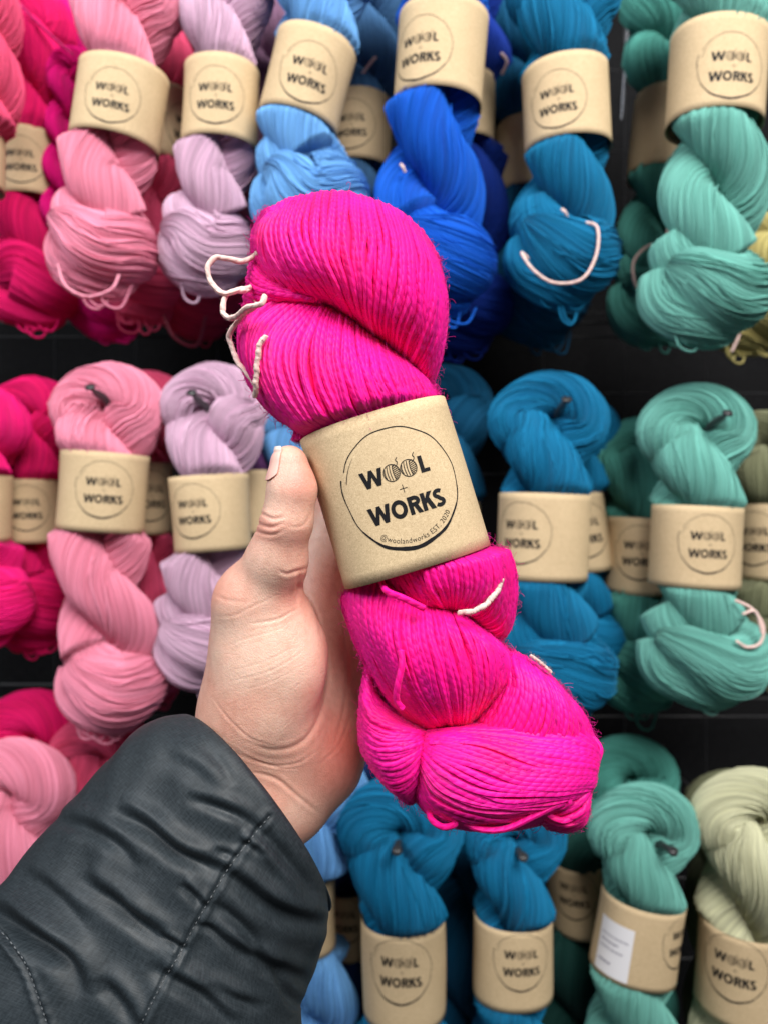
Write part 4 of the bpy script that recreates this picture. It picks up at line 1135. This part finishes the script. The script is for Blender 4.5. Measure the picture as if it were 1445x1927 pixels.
def skin_mat():
    m, nt, b = newmat('skin')
    tc = N_(nt, 'ShaderNodeTexCoord')
    n1 = N_(nt, 'ShaderNodeTexNoise'); n1.inputs['Scale'].default_value = 38; n1.inputs['Detail'].default_value = 4
    L_(nt, tc.outputs['Object'], n1.inputs['Vector'])
    mx = N_(nt, 'ShaderNodeMix', data_type='RGBA'); mx.inputs['A'].default_value = (.74, .39, .295, 1); mx.inputs['B'].default_value = (.78, .53, .415, 1)
    mr = N_(nt, 'ShaderNodeMapRange'); mr.inputs['From Min'].default_value = .35; mr.inputs['From Max'].default_value = .65
    L_(nt, n1.outputs['Fac'], mr.inputs['Value']); L_(nt, mr.outputs[0], mx.inputs['Factor'])
    at = N_(nt, 'ShaderNodeAttribute', attribute_name='flush_shade')
    mx2 = N_(nt, 'ShaderNodeMix', data_type='RGBA'); mx2.inputs['B'].default_value = (.72, .215, .16, 1)
    L_(nt, mx.outputs['Result'], mx2.inputs['A']); L_(nt, at.outputs['Fac'], mx2.inputs['Factor'])
    n3 = N_(nt, 'ShaderNodeTexNoise'); n3.inputs['Scale'].default_value = 350; n3.inputs['Detail'].default_value = 3
    L_(nt, tc.outputs['Object'], n3.inputs['Vector'])
    mx3 = N_(nt, 'ShaderNodeMix', data_type='RGBA', blend_type='MULTIPLY'); mx3.inputs['Factor'].default_value = .35
    L_(nt, mx2.outputs['Result'], mx3.inputs['A'])
    cr = N_(nt, 'ShaderNodeValToRGB'); cr.color_ramp.elements[0].position = .3; cr.color_ramp.elements[0].color = (.75, .65, .62, 1); cr.color_ramp.elements[1].position = .6; cr.color_ramp.elements[1].color = (1, 1, 1, 1)
    L_(nt, n3.outputs['Fac'], cr.inputs[0]); L_(nt, cr.outputs[0], mx3.inputs['B'])
    L_(nt, mx3.outputs['Result'], b.inputs['Base Color'])
    vo = N_(nt, 'ShaderNodeTexVoronoi', feature='DISTANCE_TO_EDGE'); vo.inputs['Scale'].default_value = 1150
    mp = N_(nt, 'ShaderNodeMapping'); mp.inputs['Scale'].default_value = (1, 1, .62); mp.inputs['Rotation'].default_value = (0, .6, 0)
    L_(nt, tc.outputs['Object'], mp.inputs[0]); L_(nt, mp.outputs[0], vo.inputs['Vector'])
    n2 = N_(nt, 'ShaderNodeTexNoise'); n2.inputs['Scale'].default_value = 700; n2.inputs['Detail'].default_value = 3
    L_(nt, tc.outputs['Object'], n2.inputs['Vector'])
    h = math_(nt, 'ADD', math_(nt, 'MINIMUM', math_(nt, 'MULTIPLY', vo.outputs['Distance'], 3.0), .5), math_(nt, 'MULTIPLY', n2.outputs['Fac'], .6))
    bp = N_(nt, 'ShaderNodeBump'); bp.inputs['Strength'].default_value = .5; bp.inputs['Distance'].default_value = .00022
    L_(nt, h, bp.inputs['Height']); L_(nt, bp.outputs[0], b.inputs['Normal'])
    b.inputs['Roughness'].default_value = .44; b.inputs['Specular IOR Level'].default_value = .5
    b.inputs['Subsurface Weight'].default_value = .22; b.inputs['Subsurface Radius'].default_value = (1, .35, .2); b.inputs['Subsurface Scale'].default_value = .0045
    return m
M_SKIN = skin_mat()
person = mesh_obj('person', V, Fq, M_SKIN)
tagit(person, "person's left hand in a dark grey jacket sleeve holding up the neon pink skein", 'person')
fl_ = np.zeros(len(V))
def blush_shade(x, y, rx, a): 
    global fl_
    fl_ = fl_ + a * np.exp(-(((px[:, 0] - x) ** 2 + (px[:, 1] - y) ** 2) / rx ** 2))
blush_shade(566, 900, 40, .75); blush_shade(655, 1390, 65, .8); blush_shade(520, 1000, 40, .25); blush_shade(430, 1110, 45, .25); blush_shade(470, 1420, 60, .2); blush_shade(640, 1100, 60, .6); blush_shade(690, 1220, 70, .6); blush_shade(500, 990, 25, .35); blush_shade(545, 1125, 35, .3); blush_shade(620, 1470, 50, .5)  # pinker skin; spots in the palm hollow also paint in its shade
fa = person.data.attributes.new('flush_shade', 'FLOAT', 'POINT'); fa.data.foreach_set('value', np.clip(fl_, 0, .9).astype(np.float32))

# thumbnail, laid on the thumb surface facing left and up
def on_surface(o, dirv, start=.002, mx=.03):
    t = np.full(len(dirv), start)
    for _ in range(40):
        d = sdf(o + dirv * t[:, None]); t = t - d * .9
        t = np.clip(t, 0, mx)
    return o + dirv * t[:, None]
na, nb_ = 22, 26
rows = []
for j in range(nb_):
    y = 841 + (904 - 841) * j / (nb_ - 1)
    e = j / (nb_ - 1)
    a0 = 24 + 26 * max(0, (e - .78) / .22) ** 2 + 6 * max(0, (.1 - e) / .1); a1 = 150
    ang = np.radians(np.linspace(a0, a1, na))
    o = np.repeat(P(546 - 1 * e, y, .2735)[None], na, 0)
    dv = np.stack([-np.sin(ang), -np.cos(ang), np.zeros(na)], 1)
    if y < 850:   # free edge stands beyond the flesh, keep radius of the nail further down
        o2 = np.repeat(P(546, 852, .2735)[None], na, 0); s_ = on_surface(o2, dv); q = s_ + (o - o2)
        q = q + (o - q) * .10 * (850 - y) / 12
    else: q = on_surface(o, dv)
    lift = .0005 + .0001 * np.sin(np.linspace(0, np.pi, na))
    rows.append(q + dv * lift[..., None] if np.ndim(lift) else q + dv * lift)
rows = np.array(rows)
m, nt, b = newmat('fingernail')
at_ = N_(nt, 'ShaderNodeAttribute', attribute_name='tip'); mx = N_(nt, 'ShaderNodeMix', data_type='RGBA')
mx.inputs['A'].default_value = (.82, .50, .43, 1); mx.inputs['B'].default_value = (.90, .82, .74, 1)
L_(nt, at_.outputs['Fac'], mx.inputs['Factor']); L_(nt, mx.outputs['Result'], b.inputs['Base Color']); b.inputs['Roughness'].default_value = .28
b.inputs['Subsurface Weight'].default_value = .1; b.inputs['Subsurface Scale'].default_value = .002
ctr = rows + (np.array([0, 0, 0]))
nail = mesh_obj('fingernail', rows.reshape(-1, 3), grid_faces(nb_, na, False), m, person)
tip = np.clip((850 - (841 + 63 * np.arange(nb_) / (nb_ - 1))) / 3, 0, 1)[:, None].repeat(na, 1)
a_ = nail.data.attributes.new('tip', 'FLOAT', 'POINT'); a_.data.foreach_set('value', tip.ravel().astype(np.float32))

# ------------------------------------------------------------------ jacket sleeve
def sleeve_mat():
    m, nt, b = newmat('coated_nylon')
    uv = N_(nt, 'ShaderNodeUVMap'); uv.uv_map = 'UVMap'
    sep = N_(nt, 'ShaderNodeSeparateXYZ'); L_(nt, uv.outputs[0], sep.inputs[0])
    def grid_(f, w_):
        a = math_(nt, 'POWER', math_(nt, 'ABSOLUTE', math_(nt, 'SINE', math_(nt, 'MULTIPLY', sep.outputs[0], math.pi * f))), w_)
        c = math_(nt, 'POWER', math_(nt, 'ABSOLUTE', math_(nt, 'SINE', math_(nt, 'MULTIPLY', sep.outputs[1], math.pi * f))), w_)
        return math_(nt, 'MAXIMUM', a, c)
    fine = grid_(1100, 2.0); rip = grid_(560, 12.0)
    tc = N_(nt, 'ShaderNodeTexCoord')
    nz = N_(nt, 'ShaderNodeTexNoise'); nz.inputs['Scale'].default_value = 45; nz.inputs['Detail'].default_value = 6; nz.inputs['Roughness'].default_value = .6
    L_(nt, tc.outputs['Object'], nz.inputs['Vector'])
    mx = N_(nt, 'ShaderNodeMix', data_type='RGBA'); mx.inputs['A'].default_value = (.010, .015, .019, 1); mx.inputs['B'].default_value = (.031, .041, .049, 1)
    n5 = N_(nt, 'ShaderNodeTexNoise'); n5.inputs['Scale'].default_value = 1.0; n5.inputs['Detail'].default_value = 2
    mp5 = N_(nt, 'ShaderNodeCombineXYZ'); L_(nt, math_(nt, 'MULTIPLY', sep.outputs[0], 260), mp5.inputs[0]); L_(nt, math_(nt, 'MULTIPLY', sep.outputs[1], 1700), mp5.inputs[1])
    L_(nt, mp5.outputs[0], n5.inputs['Vector'])
    n6 = N_(nt, 'ShaderNodeTexNoise'); n6.inputs['Scale'].default_value = 1.0; n6.inputs['Detail'].default_value = 2
    mp6 = N_(nt, 'ShaderNodeCombineXYZ'); L_(nt, math_(nt, 'MULTIPLY', sep.outputs[0], 1700), mp6.inputs[0]); L_(nt, math_(nt, 'MULTIPLY', sep.outputs[1], 260), mp6.inputs[1])
    L_(nt, mp6.outputs[0], n6.inputs['Vector'])
    f = math_(nt, 'ADD', math_(nt, 'MULTIPLY', nz.outputs['Fac'], .6), math_(nt, 'MULTIPLY', rip, .14))
    f = math_(nt, 'ADD', f, math_(nt, 'MULTIPLY', math_(nt, 'SUBTRACT', math_(nt, 'ADD', n5.outputs['Fac'], n6.outputs['Fac']), 1.0), 1.3))
    L_(nt, f, mx.inputs['Factor']); L_(nt, mx.outputs['Result'], b.inputs['Base Color'])
    mr = N_(nt, 'ShaderNodeMapRange'); mr.inputs['From Min'].default_value = .35; mr.inputs['From Max'].default_value = .7; mr.inputs['To Min'].default_value = .66; mr.inputs['To Max'].default_value = .46
    L_(nt, nz.outputs['Fac'], mr.inputs['Value']); L_(nt, mr.outputs[0], b.inputs['Roughness'])
    h = math_(nt, 'ADD', math_(nt, 'MULTIPLY', fine, .3), rip)
    bp = N_(nt, 'ShaderNodeBump'); bp.inputs['Strength'].default_value = .2; bp.inputs['Distance'].default_value = .00006
    L_(nt, h, bp.inputs['Height'])
    n4 = N_(nt, 'ShaderNodeTexNoise'); n4.inputs['Scale'].default_value = 120; n4.inputs['Detail'].default_value = 3
    L_(nt, tc.outputs['Object'], n4.inputs['Vector'])
    b2 = N_(nt, 'ShaderNodeBump'); b2.inputs['Strength'].default_value = .2; b2.inputs['Distance'].default_value = .0008
    L_(nt, n4.outputs['Fac'], b2.inputs['Height']); L_(nt, b2.outputs[0], bp.inputs['Normal']); L_(nt, bp.outputs[0], b.inputs['Normal'])
    b.inputs['Specular IOR Level'].default_value = .36
    return m
ringk = np.array([  # left x,y  right x,y  depth  half thickness  front shift x,y
    (354, 1354, 618, 1716, .300, .034, 34, -24),
    (338, 1345, 612, 1712, .297, .036, 30, -22),
    (272, 1367, 613, 1768, .296, .040, 14, -12),
    (188, 1441, 588, 1838, .295, .043, 4, -6),
    (92, 1558, 569, 1885, .293, .045, 0, 0),
    (2, 1670, 574, 1965, .291, .047, 0, 0),
    (-110, 1800, 556, 2080, .288, .049, 0, 0),
    (-300, 2020, 470, 2330, .284, .052, 0, 0)], float)
nr_, nc_ = 340, 420
rk = catmull(ringk[:, [0, 1, 4, 5, 6, 7, 2, 3]], nr_)
ang = np.linspace(0, 2 * np.pi, nc_, endpoint=False)
C_, S_ = np.cos(ang), np.sin(ang)               # C: left(+1)..right(-1); S>0 front
Lp, Rp = rk[:, 0:2], rk[:, 6:8]
mid = (Lp + Rp) / 2; hv = (Lp - Rp) / 2
sx = np.sign(C_) * np.abs(C_) ** .92
x_ = mid[:, 0:1] + hv[:, 0:1] * sx + rk[:, 4:5] * S_; y_ = mid[:, 1:2] + hv[:, 1:2] * sx + rk[:, 5:6] * S_
d_ = rk[:, 2:3] - rk[:, 3:4] * np.sign(S_) * np.abs(S_) ** .9
dm_ = np.broadcast_to(d_, x_.shape)
SV = np.stack([(x_ - CX) / FPX * dm_, dm_, -(y_ - CY) / FPX * dm_], -1)
# silhouette correct for the centre depth; bring the front into the same outline
def normals(G3):
    a = np.roll(G3, -1, 1) - np.roll(G3, 1, 1); b = np.gradient(G3, axis=0)
    n = np.cross(a, b); n /= np.linalg.norm(n, axis=-1)[..., None] + 1e-12
    cen = G3.mean(1, keepdims=True)
    return n * np.sign(((G3 - cen) * n).sum())
SN = normals(SV)
fv = SV.reshape(-1, 3); fn = SN.reshape(-1, 3); spx = to_px(fv)
sd_ = np.zeros(len(fv)); fm = fn[:, 1] < .35
def fold(poly, depth, wid, ridge=.7, side=1):
    """valley along the line with a softer ridge on one side"""
    m = fm; depth = depth * 1.2
    d, s, pos = poly_dist(spx[m], poly)
    e = np.sin(np.pi * np.clip(pos, .0, 1)) ** .8
    e = np.where((pos <= 0.001) | (pos >= .999), 0.0, e)
    sgn = d * s * side
    sd_[m] += e * (-depth * np.exp(-(d / wid) ** 2) + ridge * depth * np.exp(-((sgn - wid * 1.6) / (wid * 1.2)) ** 2) + .25 * depth * np.exp(-((sgn + wid * 1.8) / (wid * 1.4)) ** 2))
for poly, dp, wd_, rg, sdn in (
    ([(215, 1525), (270, 1556), (330, 1604), (385, 1628), (425, 1645)], 3.2, 15, .8, -1),
    ([(405, 1634), (450, 1662), (500, 1700), (560, 1730), (625, 1740)], 3.0, 16, .8, -1),
    ([(150, 1650), (200, 1690), (260, 1738), (330, 1784)], 2.8, 17, .8, -1),
    ([(-30, 1700), (30, 1742), (90, 1782), (130, 1815), (152, 1880)], 4.2, 20, .9, -1),
    ([(350, 1500), (400, 1516), (450, 1536), (492, 1562)], 1.6, 11, .7, -1),
    ([(466, 1550), (510, 1582), (560, 1640), (600, 1690)], 2.0, 13, .8, 1),
    ([(280, 1815), (330, 1846), (390, 1884), (440, 1930)], 2.2, 15, .8, -1),
    ([(96, 1540), (160, 1558), (220, 1590), (262, 1640)], 1.8, 15, .7, -1),
    ([(340, 1660), (370, 1690), (386, 1712)], 1.5, 9, .8, -1), ([(392, 1700), (430, 1720), (470, 1760), (500, 1820)], 1.8, 12, .8, 1),
    ([(420, 1760), (470, 1800), (540, 1830), (585, 1850)], 2.0, 14, .8, -1), ([(300, 1760), (330, 1775), (352, 1790)], 1.2, 8, .8, -1),
    ([(520, 1820), (540, 1870), (566, 1900)], 2.2, 12, .8, 1), ([(390, 1850), (440, 1880), (500, 1900)], 1.4, 12, .8, -1),
    ([(40, 1640), (100, 1680), (160, 1740)], 1.4, 15, .7, -1), ([(180, 1840), (220, 1880), (260, 1940)], 2.0, 16, .8, -1),
    ([(380, 1400), (420, 1440), (440, 1480)], .9, 12, .6, 1), ([(300, 1420), (360, 1450), (400, 1490)], .8, 16, .6, -1),
    ([(445, 1585), (470, 1592), (500, 1612)], 1.0, 8, .6, -1), ([(400, 1600), (430, 1608), (450, 1616)], 1.0, 7, .6, -1), ([(360, 1740), (400, 1752), (440, 1790)], 1.0, 8, .6, -1)):
    fold(poly, dp * mm, wd_, rg, sdn)
SEAM = [(508, 1536), (470, 1582), (432, 1632), (398, 1688), (366, 1744), (338, 1796), (306, 1850), (262, 1935)]
SEAM2 = [(-12, 1738), (20, 1772), (48, 1812), (68, 1862), (92, 1935)]
for sm in (SEAM, SEAM2):
    d, s, pos = poly_dist(spx, sm, 60)
    sd_ += np.where(fm, -.0009 * np.exp(-(d / 3.2) ** 2) + .0007 * np.exp(-((d - 9) / 6.5) ** 2) * (1 + .25 * np.sin(pos * 60 + s)), 0)
sd_ += .0005 * np.sin(fv[:, 0] * 140 + fv[:, 2] * 60) * np.sin(fv[:, 2] * 110 - fv[:, 0] * 40)
rw = np.random.default_rng(3)
for _ in range(16):
    k1, k2 = rw.normal(0, 130, 2); sd_ += .00016 * np.sin(fv[:, 0] * k1 + fv[:, 2] * k2 + rw.random() * 6)
sd_ *= np.clip(np.repeat(np.arange(nr_), nc_) / 26.0, .06, 1) ** .8
fv = fv + fn * sd_[:, None]
G3 = fv.reshape(nr_, nc_, 3)
# hem turned inside so the cuff has thickness
N0 = SN[0]; ax0 = (G3[12] - G3[0]).mean(0); ax0 /= np.linalg.norm(ax0)
inner = [G3[0] + ax0 * .0003 - N0 * .0011, G3[2] - N0 * .0022, SV[5] - SN[5] * .0045, SV[10] - SN[10] * .007]
rim = G3[0] - ax0 * .0006 - N0 * .0004
allr = np.concatenate([np.array(inner[::-1]), rim[None], G3])
nrr = len(allr)
ulen = np.linspace(0, .26, nrr); vv_ = ang / (2 * np.pi) * .26
uvs = np.stack(np.broadcast_arrays(ulen[:, None], vv_[None]), -1).reshape(-1, 2)
sleeve = mesh_obj('jacket_sleeve', allr.reshape(-1, 3), grid_faces(nrr, nc_), sleeve_mat(), person, uvs)
# stitches laid into the seams
npx = to_px(fv)
fr_i = np.where(fn[:, 1] < .2)[0]; fpx = npx[fr_i]
def snap(x, y, lift=.0004):
    d = (fpx[:, 0] - x) ** 2 + (fpx[:, 1] - y) ** 2; i = fr_i[np.argmin(d)]
    return P(x, y, fv[i][1] - lift)
M_THREAD = simple_mat('grey_thread', (.10, .11, .12), .6)
for sm, off in ((SEAM, 0), (SEAM2, 0)):
    g = Geo()
    c = catmull(np.array(sm, float), 400)
    L = np.concatenate([[0], np.cumsum(np.hypot(*np.diff(c, axis=0).T))])
    s = 0
    while s < L[-1] - 8:
        q = [np.array([np.interp(s + e, L, c[:, 0]), np.interp(s + e, L, c[:, 1])]) for e in (0, 3.5, 7)]
        if q[2][1] < 1960 and q[0][0] > -20:
            tube(g, np.array([snap(*q[0], .0001), snap(*q[1], .00055), snap(*q[2], .0001)]), .00026, 6)
        s += 11.5
    g.build('seam_stitching', M_THREAD, sleeve)
print('verts', sum(len(o.data.vertices) for o in SC.objects if o.type == 'MESH'))
